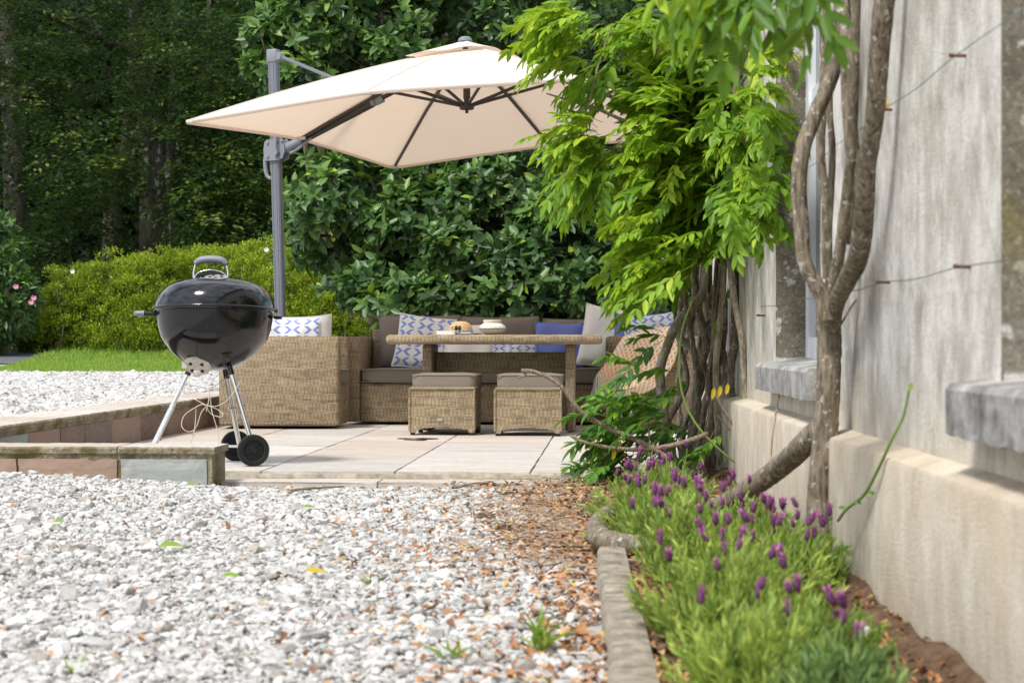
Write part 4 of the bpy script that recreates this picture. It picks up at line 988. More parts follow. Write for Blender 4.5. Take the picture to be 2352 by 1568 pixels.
# stone surround of the near window (flush band)
obj('window_surround', join(hbox(OW - .004, OW + .02, 3.361, 3.365, SZ + .0, HZ + .1)), JAMB, hs)
# iron wall ties, wires
def hp_(o_, d_, z_): return tuple(HW(o_, d_, z_))
def tie(label, d_, z_, L_=.032):
    t = MB(); tube(t, [hp_(OW + .03, d_, z_), hp_(OW - .02, d_, z_ + .001), hp_(OW - L_, d_, z_ + .002)], [.004, .0038, .0055], sides=7, m=3)
    o = t.build('wall_tie', RUST); tag(o, label, 'wall tie', 'rusty wall ties'); return o
Z1, Z2 = 1.165, .742
tie('rusty wall tie high on the wall nearest the right window', 3.68, Z1); tie('rusty wall tie behind the yellow leaf beside the trunk', 4.52, Z1)
tie('rusty wall tie on the lower wire near the right window', 3.64, Z2); tie('rusty wall tie on the lower wire close right of the trunk', 4.55, Z2)
tie('rusty wall tie beside the left window jamb', 7.45, .705)
def wire(label, z_, d0, d1, mat):
    t = MB(); k = [d0, 3.66, 4.53, 5.3, 6.2, d1]; pts = []
    for a, b_ in zip(k, k[1:]): pts += [hp_(OW - .022, a, z_), hp_(OW - .022, (a + b_) / 2, z_ - .008)]
    pts.append(hp_(OW - .022, k[-1], z_)); tube(t, pts, .0012, sides=5, m=3)
    tag(t.build('wire', mat), label, 'wire')
wire('thin green wire strung along the upper wall ties', Z1, 2.2, 7.4, WIREG); wire('thin dark wire strung along the lower wall ties', Z2, 2.2, 7.45, WIRED)

# ------------------------------------------------------------------ flower bed: soil, kerb
mb = MB(); nn, mm = 26, 120; oo = np.linspace(.145, .722, nn); dd = np.linspace(1.0, 9.6, mm); O, D = np.meshgrid(oo, dd)
ext = sm((D - 5.1) / 1.2) * (1 - (O - .145) / .577) * .55
O2 = O - ext; zz = -.025 + .012 * np.sin(O * 31 + D * 5) + .010 * np.sin(D * 13 + O * 9) + rng.normal(0, .006, O.shape) + .03 * ((O - .145) / .577) ** 3
zz -= ext * .06; zz = np.where(D > 8.25, np.minimum(zz, -.07 + .15 * (O > .45)), zz)
pts = np.stack((O2 * math.cos(WA) + D * math.sin(WA), D * math.cos(WA) - O2 * math.sin(WA), zz), -1)
ii, jj = np.meshgrid(np.arange(nn - 1), np.arange(mm - 1)); q = (jj * nn + ii).ravel()
mb.add(pts.reshape(-1, 3), np.stack((q, q + 1, q + 1 + nn, q + nn), 1)); tag(mb.build('soil', SOIL), kind='structure')
KERB = simple('old_concrete_kerb', (.29, .255, .20), .95, var=.5, scale=22, spec=.15, bump=1.0, bdist=.01)
bm = bmesh.new(); rows = []; n = 160
for i in range(n + 1):
    d = 1.0 + 4.12 * i / n; e = .0025 * math.sin(d * 9) + .0012 * math.sin(d * 31); e2 = .003 * math.sin(d * 5 + 1) - (.008 if i in (59, 126) else 0)
    pr = ((.070 + e, -.10), (.072 + e, .010 + e2), (.080 + e, .021 + e2), (.120, .024 + e2), (.152, .018 + e2), (.160, -.02), (.160, -.10))
    rows.append([bm.verts.new(HW(o_, d, z_)) for o_, z_ in pr])
for a, b_ in zip(rows, rows[1:]):
    for k in range(6): bm.faces.new((a[k], b_[k], b_[k + 1], a[k + 1]))
bm.faces.new(rows[-1]); bmesh.ops.recalc_face_normals(bm, faces=bm.faces)
o = obj('kerb', bm, KERB, smooth=True, angle=45); tag(o, 'weathered concrete kerb between the gravel and the lavender bed', 'kerb')

# litter
def litter(mb, x, y, z, L0=.02, L1=.05, rn=None):
    n = len(x); ax_ = rdir(n); ax_[:, 2] *= .35; nr = rdir(n) * .5 + (0, 0, 1)
    leaves(mb, np.stack((x, y, z), 1), ax_, nr, rng.uniform(L0, L1, n), rng.uniform(.008, .02, n), PT, rn, droop=.25)
mb = MB()
x, y = scatter(44000, -2.4, .55, 2.6, 8.3, lambda x, y: (x < .0319 * y + .10 + .5 * sm((y - 5.1) / 1.5)))
ko = .0319 * y + .075
p_ = np.exp(-np.maximum(ko - x, 0) / (.14 + .016 * y * (y > 5))) * 1.4 + .010
k = rng.random(len(x)) < p_ * np.where(y > 5, .75, 1); x, y = x[k], y[k]
litter(mb, x, y, gh(x, y) + rng.uniform(.012, .030, len(x)), .018, .042)
x, y = scatter(3400, -.1, .95, 5.2, 8.25, lambda x, y: (x > .02 * y + rng.normal(0, .12, len(x))) & (x < .0319 * y + .68)); litter(mb, x, y, rng.uniform(-.035, .0, len(x)), .015, .05)
x, y = scatter(4200, .1, .95, 2.6, 5.4, lambda x, y: (x > .0319 * y + .15) & (x < .0319 * y + .70)); litter(mb, x, y, rng.uniform(-.02, .012, len(x)), .012, .032)
x, y = scatter(70, -6, -2.6, 9, 19, lambda x, y: x < inner(y) - .35); litter(mb, x, y, gh(x, y) + .02, .03, .08)
x, y = scatter(60, -2.2, -1.0, 9.0, 12.8, lambda x, y: x < inner(y) + .22); litter(mb, x, y, 0 * x + .01, .03, .07)
tag(mb.build('leaf_litter', LITTER), 'dry brown leaf litter along the kerb and under the vine', 'leaf litter', kind='stuff')
mb = MB()
for i in range(1000):
    d = rng.uniform(5.0, 8.25); o_ = rng.normal(.05, .22); c = HW(o_, d, -.03 + rng.uniform(.008, .025))
    if o_ > .66: continue
    a = rng.random() * 6.28; L_ = rng.uniform(.04, .13); v = np.array((math.cos(a), math.sin(a), rng.normal(0, .06))) * L_
    tube(mb, [c - v / 2, c + rng.normal(0, .006, 3), c + v / 2], .0016, .001, sides=4, m=2, rnd=rng.random())
tag(mb.build('twig_litter', simple('pale_twig', (.44, .33, .23), .9, var=.3, scale=20)), 'thin dry twigs scattered between the patio and the bed', 'twigs', kind='stuff')
def tw(name, label, pts, r0, r1):
    t = MB(); tube(t, pts, r0, r1, sides=6, rough=.1); tag(t.build(name, TWIG), label, 'stick')
def gp(px, py, dz=.02):
    # ground point on the foreground gravel
    Y_ = F * (EYE + .05) / (py - 790); return np.array(((px - 1176) / F * Y_, Y_, gh((px - 1176) / F * Y_, Y_) + dz))
tw('stick', 'long thin stick lying on the gravel before the patio edge', [gp(1040, 1128), gp(1110, 1122, .03), gp(1200, 1115, .02)], .007, .005)
tw('stick', 'dark short stick on the gravel in front of the low wall', [gp(640, 1138), gp(700, 1135, .03), gp(790, 1130, .03)], .008, .004)
tw('stick', 'curved stick lying on the gravel nearest the litter edge', [gp(1170, 1258), gp(1260, 1242, .03), gp(1330, 1246, .02)], .005, .003)
# single fallen leaves
GREENL = leaf_mat('fallen_green_leaf', [(0, (.16, .30, .03)), (1, (.26, .42, .04))], (.3, .5, .05), .2)
YELL = leaf_mat('yellow_leaf', [(0, (.62, .42, .02)), (1, (.70, .55, .03))], (.8, .6, .05), .35)
for px, py, L_, m_, lb in ((365, 1272, .075, GREENL, 'green fallen leaf on the gravel at the left, largest of the green ones'), (695, 1178 + 0, .05, GREENL, 'small green leaf on the gravel right of centre below the wall'),
                       (700, 1332, .06, YELL, 'yellow fallen leaf lying on the gravel in the middle'), (120, 1232, .045, GREENL, 'narrow green leaf on the gravel near the left edge'),
                       (510, 1342, .05, GREENL, 'pale green leaf on the gravel left of the yellow one'), (425, 1135, .05, GREENL, 'green leaf on the gravel close to the grey facing slab')):
    t = MB(); c = gp(px, py, .03); leaves(t, [c], [(1, .25, .12)], [(.1, -.5, 1)], L_, L_ * .42, OV, .6, droop=.2); tag(t.build('fallen_leaf', m_), lb, 'leaf')
def weed(px, py, n, L_, lb):
    t = MB(); c = gp(px, py, 0); d = rdir(n) * .7 + (0, 0, 1.0)
    leaves(t, np.repeat([c], n, 0) + rng.normal(0, .006, (n, 3)) * (1, 1, 0), d, rdir(n) + (0, -.5, .5), rng.uniform(.6, 1.1, n) * L_, L_ * .14, PT, droop=.3); tag(t.build('weed', L_GRS), lb, 'weed', 'weeds in the gravel')
weed(1245, 1500, 16, .10, 'largest green weed in the gravel beside the kerb'); weed(1020, 1180, 9, .04, 'small grass tuft in the gravel below the patio edge')
weed(1215, 1225, 9, .045, 'grass tuft in the gravel left of the root'); weed(170, 1545, 8, .05, 'leafy weed in the gravel at the bottom left')
weed(860, 1350, 8, .05, 'thin weed in the gravel right of the yellow leaf'); weed(1040, 1520, 12, .07, 'spreading weed low in the gravel left of the largest')

# ------------------------------------------------------------------ lawn grass
mb = MB()
x, y = scatter(95000, -7, -1.9, 19.0, 24.8, lambda x, y: (x > -5.50 - .05 * (y - 19)) & (x < inner(y) - .3) & (x > -.30 * y - .2) & (x < -.30 * y + 5.4))
n = len(x); tall = np.clip((y - 20.5) / 3, 0, 1); L_ = rng.uniform(.025, .05, n) + tall * rng.uniform(.02, .12, n) * (rng.random(n) < .6)
d = rdir(n) * .55 + (0, 0, 1); leaves(mb, np.stack((x, y, gh(x, y)), 1), d, rdir(n) + (0, -1, 0), L_, .007 + tall * .006, PT, droop=.4)
x, y = scatter(90, -6, -2.2, 22.8, 23.8, lambda x, y: x > -9)
for a, b_ in zip(x, y):
    h = rng.uniform(.2, .45); c = np.array((a, b_, gh(a, b_))); tube(mb, [c, c + (rng.normal(0, .04), 0, h * .6), c + (rng.normal(0, .08), 0, h)], .003, .002, sides=4, m=2, rnd=1.0)
tag(mb.build('grass', L_GRS), 'strip of bright green lawn grass before the azalea hedge', 'grass', kind='stuff')

# ------------------------------------------------------------------ foliage generators
def lobe_surface(lobes, n, shell=(.72, 1.0), front=0.0):
    L_ = np.array(lobes, float); area = (L_[:, 3] * L_[:, 5] + L_[:, 4] * L_[:, 5] + L_[:, 3] * L_[:, 4]); pr = area / area.sum()
    k = rng.choice(len(L_), n, p=pr); d = rdir(n)
    if front: d[:, 1] -= front; d = norm(d)
    s = rng.uniform(*shell, n)[:, None]; p_ = L_[k, :3] + d * L_[k, 3:6] * s
    nrm = norm(d / L_[k, 3:6]); ins = np.zeros(n, bool)
    for l in L_:
        q_ = (((p_ - l[:3]) / l[3:6]) ** 2).sum(1); ins |= q_ < .42
    keep = ~ins & (p_[:, 2] > gh(p_[:, 0], p_[:, 1]) + .05); return p_[keep], nrm[keep]
def tufts(mb, c, nrm, per, L_, W_, spread, up=.5, tmpl=SM, out=1.0, rbase=None, flat=0, rjit=.35, droop=.1):
    n = len(c); C = np.repeat(c, per, 0); N_ = np.repeat(nrm, per, 0); rb = np.repeat(rng.random(n) if rbase is None else rbase, per)
    off = rng.normal(0, 1, (n * per, 3)) * spread
    if flat: off[:, 2] *= flat
    d = norm(rdir(n * per) + N_ * out + (0, 0, up))
    nr = rdir(n * per) * (.9 if not flat else .45) + (0, 0, 1.0) + N_ * .3
    leaves(mb, C + off, d, nr, rng.uniform(.7, 1.2, n * per) * L_, rng.uniform(.8, 1.15, n * per) * W_, tmpl, np.clip(rb + rng.normal(0, rjit, n * per), 0, 1), droop)

# azalea hedge: four rounded bushes grown together
def azalea(label, lobes, n):
    t = thing('azalea_bush', label, 'bush', (lobes[0][0], lobes[0][1], float(gh(lobes[0][0], lobes[0][1]))), 0, 'azalea bushes forming the hedge'); org = Vector(t.location)
    lobes = [(*l[:2], l[2] - .13, *l[3:]) for l in lobes]; big = list(lobes)
    for l in big:
        for k in range(5):
            d_ = norm(rdir(1)[0] + (0, -.5, .55)); q_ = rng.uniform(.12, .26); lobes.append((l[0] + d_[0] * l[3] * .88, l[1] + d_[1] * l[4] * .92, l[2] + d_[2] * l[5] * .86, q_ * 1.2, q_, q_ * .75))
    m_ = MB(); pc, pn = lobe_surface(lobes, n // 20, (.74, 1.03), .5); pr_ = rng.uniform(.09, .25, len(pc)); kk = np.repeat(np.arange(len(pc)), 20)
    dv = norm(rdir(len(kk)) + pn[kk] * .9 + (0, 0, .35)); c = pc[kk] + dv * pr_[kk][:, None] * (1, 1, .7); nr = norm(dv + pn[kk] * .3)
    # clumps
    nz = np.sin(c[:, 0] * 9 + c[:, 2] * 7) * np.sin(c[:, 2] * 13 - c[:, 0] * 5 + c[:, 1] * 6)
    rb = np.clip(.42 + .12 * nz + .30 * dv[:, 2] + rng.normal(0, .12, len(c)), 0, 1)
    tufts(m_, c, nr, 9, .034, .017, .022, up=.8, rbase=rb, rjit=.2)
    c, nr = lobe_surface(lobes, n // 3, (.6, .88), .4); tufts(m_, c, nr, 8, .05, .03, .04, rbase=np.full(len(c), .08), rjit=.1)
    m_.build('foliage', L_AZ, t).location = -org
    s_ = MB()
    for l in lobes:
        for k in range(5):
            a = rng.random() * 6.28; b0 = np.array((l[0] + .15 * math.cos(a), l[1] + .15 * math.sin(a), gh(l[0], l[1]) - .02)); tp = np.array(l[:3]) + np.array((math.cos(a) * l[3], math.sin(a) * l[4], l[5])) * .6
            tube(s_, [b0, (b0 + tp) / 2 + rng.normal(0, .05, 3), tp], .02, .006, sides=5, m=3, rough=.1)
    s_.build('branches', TWIG, t).location = -org; return t
def LB(px, py, Y_, rx_, ry_, rz_): p_ = P(px, py, Y_); return (p_[0], Y_, p_[2], rx_, ry_, rz_)
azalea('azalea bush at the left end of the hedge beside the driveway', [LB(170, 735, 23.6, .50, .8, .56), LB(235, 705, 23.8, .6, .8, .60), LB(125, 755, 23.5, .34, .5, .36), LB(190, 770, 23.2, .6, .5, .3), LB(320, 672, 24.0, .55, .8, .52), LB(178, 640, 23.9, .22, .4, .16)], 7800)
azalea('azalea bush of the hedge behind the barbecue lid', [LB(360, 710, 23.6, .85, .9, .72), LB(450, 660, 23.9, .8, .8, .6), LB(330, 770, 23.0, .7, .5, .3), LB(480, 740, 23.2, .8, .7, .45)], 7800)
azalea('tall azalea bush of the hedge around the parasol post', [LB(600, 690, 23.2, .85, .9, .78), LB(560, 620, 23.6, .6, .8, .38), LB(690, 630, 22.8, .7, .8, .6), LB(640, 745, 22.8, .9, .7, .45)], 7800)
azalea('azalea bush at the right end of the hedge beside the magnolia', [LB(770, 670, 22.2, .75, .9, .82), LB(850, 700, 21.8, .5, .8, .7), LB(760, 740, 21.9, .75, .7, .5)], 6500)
for px, py, lb in ((167, 623, 'white flower on the azalea bush nearest the driveway'), (612, 573, 'white flower on the hedge just left of the parasol post'), (663, 580, 'white flower on the hedge just right of the parasol post')):
    t = MB(); c = P(px, py, 22.2 if px > 300 else 22.9)
    a = np.arange(6) * math.pi / 3; d = np.stack((np.cos(a), 0 * a - .35, np.sin(a)), 1); leaves(t, np.repeat([c], 6, 0), d, np.tile((0, -1., .1), (6, 1)), .034, .034, OV, .5); tag(t.build('flower', simple('white_petal', (.85, .84, .8), .7)), lb, 'flower')

# big-leaved magnolia shrubs behind the sofa
def magnolia(label, lobes, n, stem_base, front=.55, rb0=.48, wl=.132):
    t = thing('magnolia_bush', label, 'bush', (stem_base[0], stem_base[1], float(gh(*stem_base[:2]))), 0, 'magnolia bushes behind the sofa'); org = Vector(t.location)
    m_ = MB(); s_ = MB()
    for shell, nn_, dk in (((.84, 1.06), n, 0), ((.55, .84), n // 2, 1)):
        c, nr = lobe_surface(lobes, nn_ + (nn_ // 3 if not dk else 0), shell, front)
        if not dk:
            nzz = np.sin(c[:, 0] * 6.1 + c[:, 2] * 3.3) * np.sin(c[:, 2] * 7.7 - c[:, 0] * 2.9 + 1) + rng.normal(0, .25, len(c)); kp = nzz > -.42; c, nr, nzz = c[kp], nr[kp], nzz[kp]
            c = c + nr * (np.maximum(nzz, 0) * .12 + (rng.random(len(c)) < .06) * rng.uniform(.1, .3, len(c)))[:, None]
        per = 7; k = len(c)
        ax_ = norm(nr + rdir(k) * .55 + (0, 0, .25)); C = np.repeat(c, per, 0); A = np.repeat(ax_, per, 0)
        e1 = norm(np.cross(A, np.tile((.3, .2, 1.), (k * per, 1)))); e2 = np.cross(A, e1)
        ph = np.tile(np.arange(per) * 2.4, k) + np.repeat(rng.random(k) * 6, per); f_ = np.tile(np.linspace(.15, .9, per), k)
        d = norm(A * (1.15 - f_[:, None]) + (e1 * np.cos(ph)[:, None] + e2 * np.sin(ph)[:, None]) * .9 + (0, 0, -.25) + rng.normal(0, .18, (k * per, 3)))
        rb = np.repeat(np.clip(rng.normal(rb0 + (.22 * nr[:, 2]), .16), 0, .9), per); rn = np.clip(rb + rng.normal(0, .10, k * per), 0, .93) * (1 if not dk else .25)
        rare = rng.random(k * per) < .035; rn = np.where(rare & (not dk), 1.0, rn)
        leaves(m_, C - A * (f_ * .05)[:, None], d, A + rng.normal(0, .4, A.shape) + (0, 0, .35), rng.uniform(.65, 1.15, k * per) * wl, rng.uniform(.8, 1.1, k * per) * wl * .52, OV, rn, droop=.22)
        if not dk:
            for i in rng.choice(k, min(k, 170), replace=False):
                b0 = c[i] - nr[i] * rng.uniform(.3, .6) + (0, 0, -.2); tube(s_, [b0, (b0 + c[i]) / 2 + rng.normal(0, .05, 3), c[i]], .009, .004, sides=5, m=3)
    for l in lobes:
        tp = np.array(l[:3]); b0 = np.array((stem_base[0] + rng.normal(0, .1), stem_base[1] + rng.normal(0, .1), org.z - .05)); tube(s_, [b0, (b0 + tp) / 2 + rng.normal(0, .15, 3), tp], .05, .02, sides=7, m=5, rough=.1)
    m_.build('foliage', L_MAG, t).location = -org; s_.build('branches', TWIG, t).location = -org
random.seed(9)
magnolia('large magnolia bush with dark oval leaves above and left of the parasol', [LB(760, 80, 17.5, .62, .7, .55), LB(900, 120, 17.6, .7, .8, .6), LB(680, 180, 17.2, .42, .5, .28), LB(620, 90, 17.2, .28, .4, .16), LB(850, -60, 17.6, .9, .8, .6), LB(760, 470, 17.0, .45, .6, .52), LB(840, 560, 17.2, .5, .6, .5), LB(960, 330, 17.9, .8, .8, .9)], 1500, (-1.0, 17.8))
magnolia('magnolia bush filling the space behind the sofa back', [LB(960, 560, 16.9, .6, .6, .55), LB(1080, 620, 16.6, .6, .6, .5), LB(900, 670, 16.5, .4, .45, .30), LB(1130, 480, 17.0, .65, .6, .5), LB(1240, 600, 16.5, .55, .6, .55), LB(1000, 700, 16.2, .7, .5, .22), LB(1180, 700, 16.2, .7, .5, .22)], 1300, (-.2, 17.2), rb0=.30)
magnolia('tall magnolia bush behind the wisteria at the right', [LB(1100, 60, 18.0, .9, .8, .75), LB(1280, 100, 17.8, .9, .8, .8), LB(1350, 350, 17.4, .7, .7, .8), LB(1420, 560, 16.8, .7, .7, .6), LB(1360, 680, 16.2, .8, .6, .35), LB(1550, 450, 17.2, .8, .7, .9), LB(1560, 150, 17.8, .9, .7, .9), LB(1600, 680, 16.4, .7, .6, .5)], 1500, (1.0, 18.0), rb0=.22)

# pink flowering shrub at the far left
t = thing('flowering_shrub', 'shrub with large leaves and pink blooms at the far left edge', 'bush', (-6.3, 22.6, float(gh(-6.3, 22.6)))); org = Vector(t.location)
m_ = MB(); c, nr = lobe_surface([LB(-15, 620, 22.5, .42, .5, .62), LB(20, 690, 22.3, .32, .4, .42), LB(-40, 720, 22.5, .4, .5, .6), LB(-60, 560, 22.8, .5, .5, .5)], 700, (.75, 1.05), .4)
tufts(m_, c, nr, 8, .12, .05, .03, up=.0, tmpl=OV, rbase=rng.uniform(.2, .75, len(c)), rjit=.12, droop=.3); m_.build('foliage', L_MAG, t).location = -org
s_ = MB(); tube(s_, [(-6.3, 22.6, org.z), (-6.2, 22.5, 1.0), (-6.25, 22.5, 1.6)], .05, .02, rough=.1); s_.build('branches', TWIG, t).location = -org
PINK = simple('pink_petal', (.70, .30, .42), .7)
for px, py in ((37, 657), (72, 693), (78, 683)):
    f_ = MB(); a = np.arange(7) * .9; leaves(f_, np.repeat([P(px, py, 21.75)], 7, 0), np.stack((np.cos(a), 0 * a - .3, np.sin(a) * .8 - .3), 1), np.tile((0, -1., .1), (7, 1)), .042, .022, OV, .5); f_.build('bloom', PINK, t).location = -org
t = thing('fern', 'low green fern clump beside the driveway at the far left', 'fern', (-5.9, 23.0, float(gh(-5.9, 23.0)))); org = Vector(t.location); m_ = MB()
for k in range(46):
    a = rng.random() * 6.28; L_ = rng.uniform(.25, .5); b0 = np.array((-5.95 + rng.normal(0, .22), 23.0 + rng.normal(0, .15), org.z))
    u_ = np.linspace(.1, 1, 16); dirc = np.array((math.cos(a), math.sin(a) * .6, 0)); pts = b0 + dirc * (u_ * L_)[:, None] + np.array((0, 0, 1)) * ((u_ - .6 * u_ ** 2) * L_ * 1.2)[:, None]
    for s_ in (-1, 1): leaves(m_, pts, np.cross(dirc, (0, 0, 1)) * s_ + dirc * .5, np.tile((0, 0, 1.), (16, 1)), .10 * (1.1 - u_), .02, SM, rng.uniform(.3, .8))
m_.build('fronds', L_MAG, t).location = -org

# ------------------------------------------------------------------ woodland
def beech(label, base, trunk_pts, tr_, limbs, sprays, seed, group='beech trees of the dark wood', per=44, sl=.105, mat=None):
    t = thing('beech_tree', label, 'tree', base, 0, group); org = Vector(base)
    s_ = MB(); tube(s_, trunk_pts, tr_, sides=14, m=8, rough=.06, seed=seed); s_.build('trunk', BARK2, t).location = -org
    for lm in limbs:
        l_ = MB(); tube(l_, lm[0], lm[1], lm[2], sides=8, m=6, rough=.08, seed=seed + 1); l_.build('limb', BARK2, t).location = -org
    m_ = MB()
    for (x0, x1, y0, y1, z0, z1, n, rb) in sprays:  # highest boxes: crown foliage spread forward, mostly unseen, added to shade the wood
        c = np.stack((rng.uniform(x0, x1, n), rng.uniform(y0, y1, n), rng.uniform(z0, z1, n)), 1)
        qx = 1176 + F * c[:, 0] / c[:, 1]; qy = 790 - F * (c[:, 2] - EYE) / c[:, 1]      # keep the big trunk's lower bole bare
        c = c[~((qx > 290) & (qx < 425) & (qy > 290) & (c[:, 1] < 41)) & ~((qx > 300) & (qx < 370) & (qy > -60) & (c[:, 1] < 38.5) & (rng.random(n) < .55))]; n = len(c)
        az = rng.random(n) * 6.28; dirs = np.stack((np.cos(az), np.sin(az) - .5, np.full(n, -.28)), 1); dirs = norm(dirs)
        sd = norm(np.cross(dirs, (0, 0, 1.))); up_ = np.cross(sd, dirs)
        C = np.repeat(c, per, 0); Dd = np.repeat(dirs, per, 0); Sd = np.repeat(sd, per, 0); Up = np.repeat(up_, per, 0)
        u_ = rng.random(n * per); v_ = rng.uniform(-1, 1, n * per) * (1 - .7 * u_)
        size = np.repeat(rng.uniform(.55, 1.1, n), per)
        p_ = C + Dd * (u_ * size)[:, None] + Sd * (v_ * size * .5)[:, None] + Up * (rng.normal(0, .03, n * per) - .22 * u_ ** 2 * size)[:, None]
        rr_ = np.repeat(np.clip(rng.normal(rb, .22, n), 0, 1), per)
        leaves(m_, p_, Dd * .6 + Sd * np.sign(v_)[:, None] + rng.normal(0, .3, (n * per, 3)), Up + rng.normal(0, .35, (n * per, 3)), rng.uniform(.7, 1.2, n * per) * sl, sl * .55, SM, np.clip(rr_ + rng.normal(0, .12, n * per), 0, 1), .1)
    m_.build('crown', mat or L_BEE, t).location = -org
    return t
def B(px, Y_): x_ = (px - 1176) / F * Y_; return (x_, Y_, float(gh(x_, Y_)))
Yt = 38.0
b0 = B(352, Yt)
beech('large grey beech with a thick fluted trunk left of the parasol', b0, [np.array(b0) - (0, 0, .3), P(354, 575, Yt), P(350, 430, Yt), P(345, 300, Yt), P(335, 170, Yt), P(322, 60, Yt), P(295, -60, Yt), P(270, -300, Yt)], [.42, .31, .27, .25, .22, .18, .13, .08],
      [([P(330, 120, Yt), P(260, 105, 37.5), P(190, 75, 37), P(100, 30, 36.5)], .12, .05), ([P(335, 130, Yt), P(260, 100, 37.2), P(180, 45, 36.5), P(60, 20, 36)], .10, .04), ([P(340, 200, Yt), P(300, 210, 37.2), P(240, 150, 36.6)], .08, .03), ([P(330, 420, 38.2), P(300, 380, 38), P(318, 330, 37.8)], .07, .04)],
      [(-9.5, -3.5, 33, 38, 2.2, 7.5, 400, .5), (-11, -1.5, 29, 42, 7.6, 12, 600, .3)], 1)
b0 = B(397, 40)
beech('slender pale beech trunk just right of the thickest trunk', b0, [np.array(b0) - (0, 0, .3), P(397, 575, 40), P(392, 480, 40), P(390, 380, 40), P(398, 250, 40), P(400, 80, 40), P(395, -200, 40)], [.17, .13, .12, .11, .10, .09, .06],
      [], [(-7.5, -1.0, 39, 44, 1.6, 8, 330, .45), (-7, 2, 30, 44, 7.8, 12, 420, .3)], 2)
b0 = B(250, 42)
beech('dark leaning beech in the shade left of the thickest trunk', b0, [np.array(b0) - (0, 0, .3), P(255, 560, 42), P(262, 440, 42), P(300, 300, 41.5), P(305, 150, 41), P(300, -150, 41)], [.22, .2, .18, .15, .12, .08],
      [([P(255, 500, 42), P(200, 380, 41.5), P(150, 250, 41)], .08, .03)], [(-12.5, -6, 37, 44, 1.2, 8.5, 420, .35), (-14, -6, 29, 44, 7.6, 12, 420, .3)], 3)
b0 = B(40, 36)
beech('beech with drooping sprays at the left edge of the wood', b0, [np.array(b0) - (0, 0, .3), P(40, 560, 36), P(30, 300, 36), P(20, 0, 36), P(10, -300, 36)], [.3, .25, .22, .18, .1],
      [([P(30, 250, 36), P(100, 180, 35.5), P(190, 190, 35)], .07, .03)], [(-11.5, -7.5, 30.5, 35, 1.6, 7.5, 380, .62), (-16, -8, 28, 44, 7.2, 11, 400, .3)], 4)
b0 = B(640, 36)
beech('beech with layered sprays behind the parasol post', b0, [np.array(b0) - (0, 0, .3), P(640, 560, 36), P(636, 300, 36), P(645, 0, 36), P(640, -300, 36)], [.26, .2, .18, .15, .1],
      [([P(636, 300, 36), P(560, 260, 35), P(480, 280, 34)], .06, .02)], [(-6.2, -3.4, 30.5, 33.5, .9, 6.6, 420, .62), (-5, .5, 34, 38, 1, 8, 420, .35), (-5, 4, 29, 40, 7.4, 11, 420, .3)], 5)
b0 = B(480, 34)
beech('young beech with fans of leaves right of the thickest trunk', b0, [np.array(b0) - (0, 0, .3), P(480, 560, 34), P(470, 420, 34), P(476, 250, 34), P(480, 0, 34)], [.12, .09, .08, .06, .03],
      [], [(-6.3, -4.4, 30.5, 34, 1.4, 4.3, 230, .75), (-7.6, -5.6, 30.5, 33, 3.0, 4.4, 90, .7), (-6.8, -4.0, 31, 35, 4.6, 6.6, 180, .6)], 6)
b0 = B(1000, 40)
beech('tall dark beech rising behind the magnolia bushes', b0, [np.array(b0) - (0, 0, .3), P(1000, 500, 40), P(1010, 200, 40), P(1000, -300, 40)], [.3, .24, .2, .1], [], [(-2.5, 8, 34, 42, 1, 9, 600, .25)], 7)
# distant mass of the wood
mb = MB(); n = 7000; per = 30
c = np.stack((rng.uniform(-22, 10, n), rng.uniform(46, 60, n), rng.uniform(.8, 13, n)), 1); C = np.repeat(c, per, 0)
p_ = C + rng.normal(0, 1, C.shape) * (.75, .6, .16)
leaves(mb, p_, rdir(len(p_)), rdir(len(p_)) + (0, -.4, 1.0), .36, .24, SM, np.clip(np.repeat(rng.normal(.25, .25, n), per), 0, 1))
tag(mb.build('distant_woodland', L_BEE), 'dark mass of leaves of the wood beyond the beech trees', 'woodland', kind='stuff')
mb = MB(); n = 900; c = np.stack((rng.uniform(-20, 8, n), rng.uniform(29, 45, n), np.zeros(n)), 1); c[:, 2] = gh(c[:, 0], c[:, 1]) + rng.uniform(.1, .9, n); C = np.repeat(c, 30, 0)
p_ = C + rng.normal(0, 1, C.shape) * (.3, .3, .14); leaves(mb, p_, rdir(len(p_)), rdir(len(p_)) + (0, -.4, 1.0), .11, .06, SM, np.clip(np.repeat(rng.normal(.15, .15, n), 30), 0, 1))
tag(mb.build('undergrowth', L_BEE), 'dark undergrowth on the floor of the wood behind the hedge', 'undergrowth', kind='stuff')

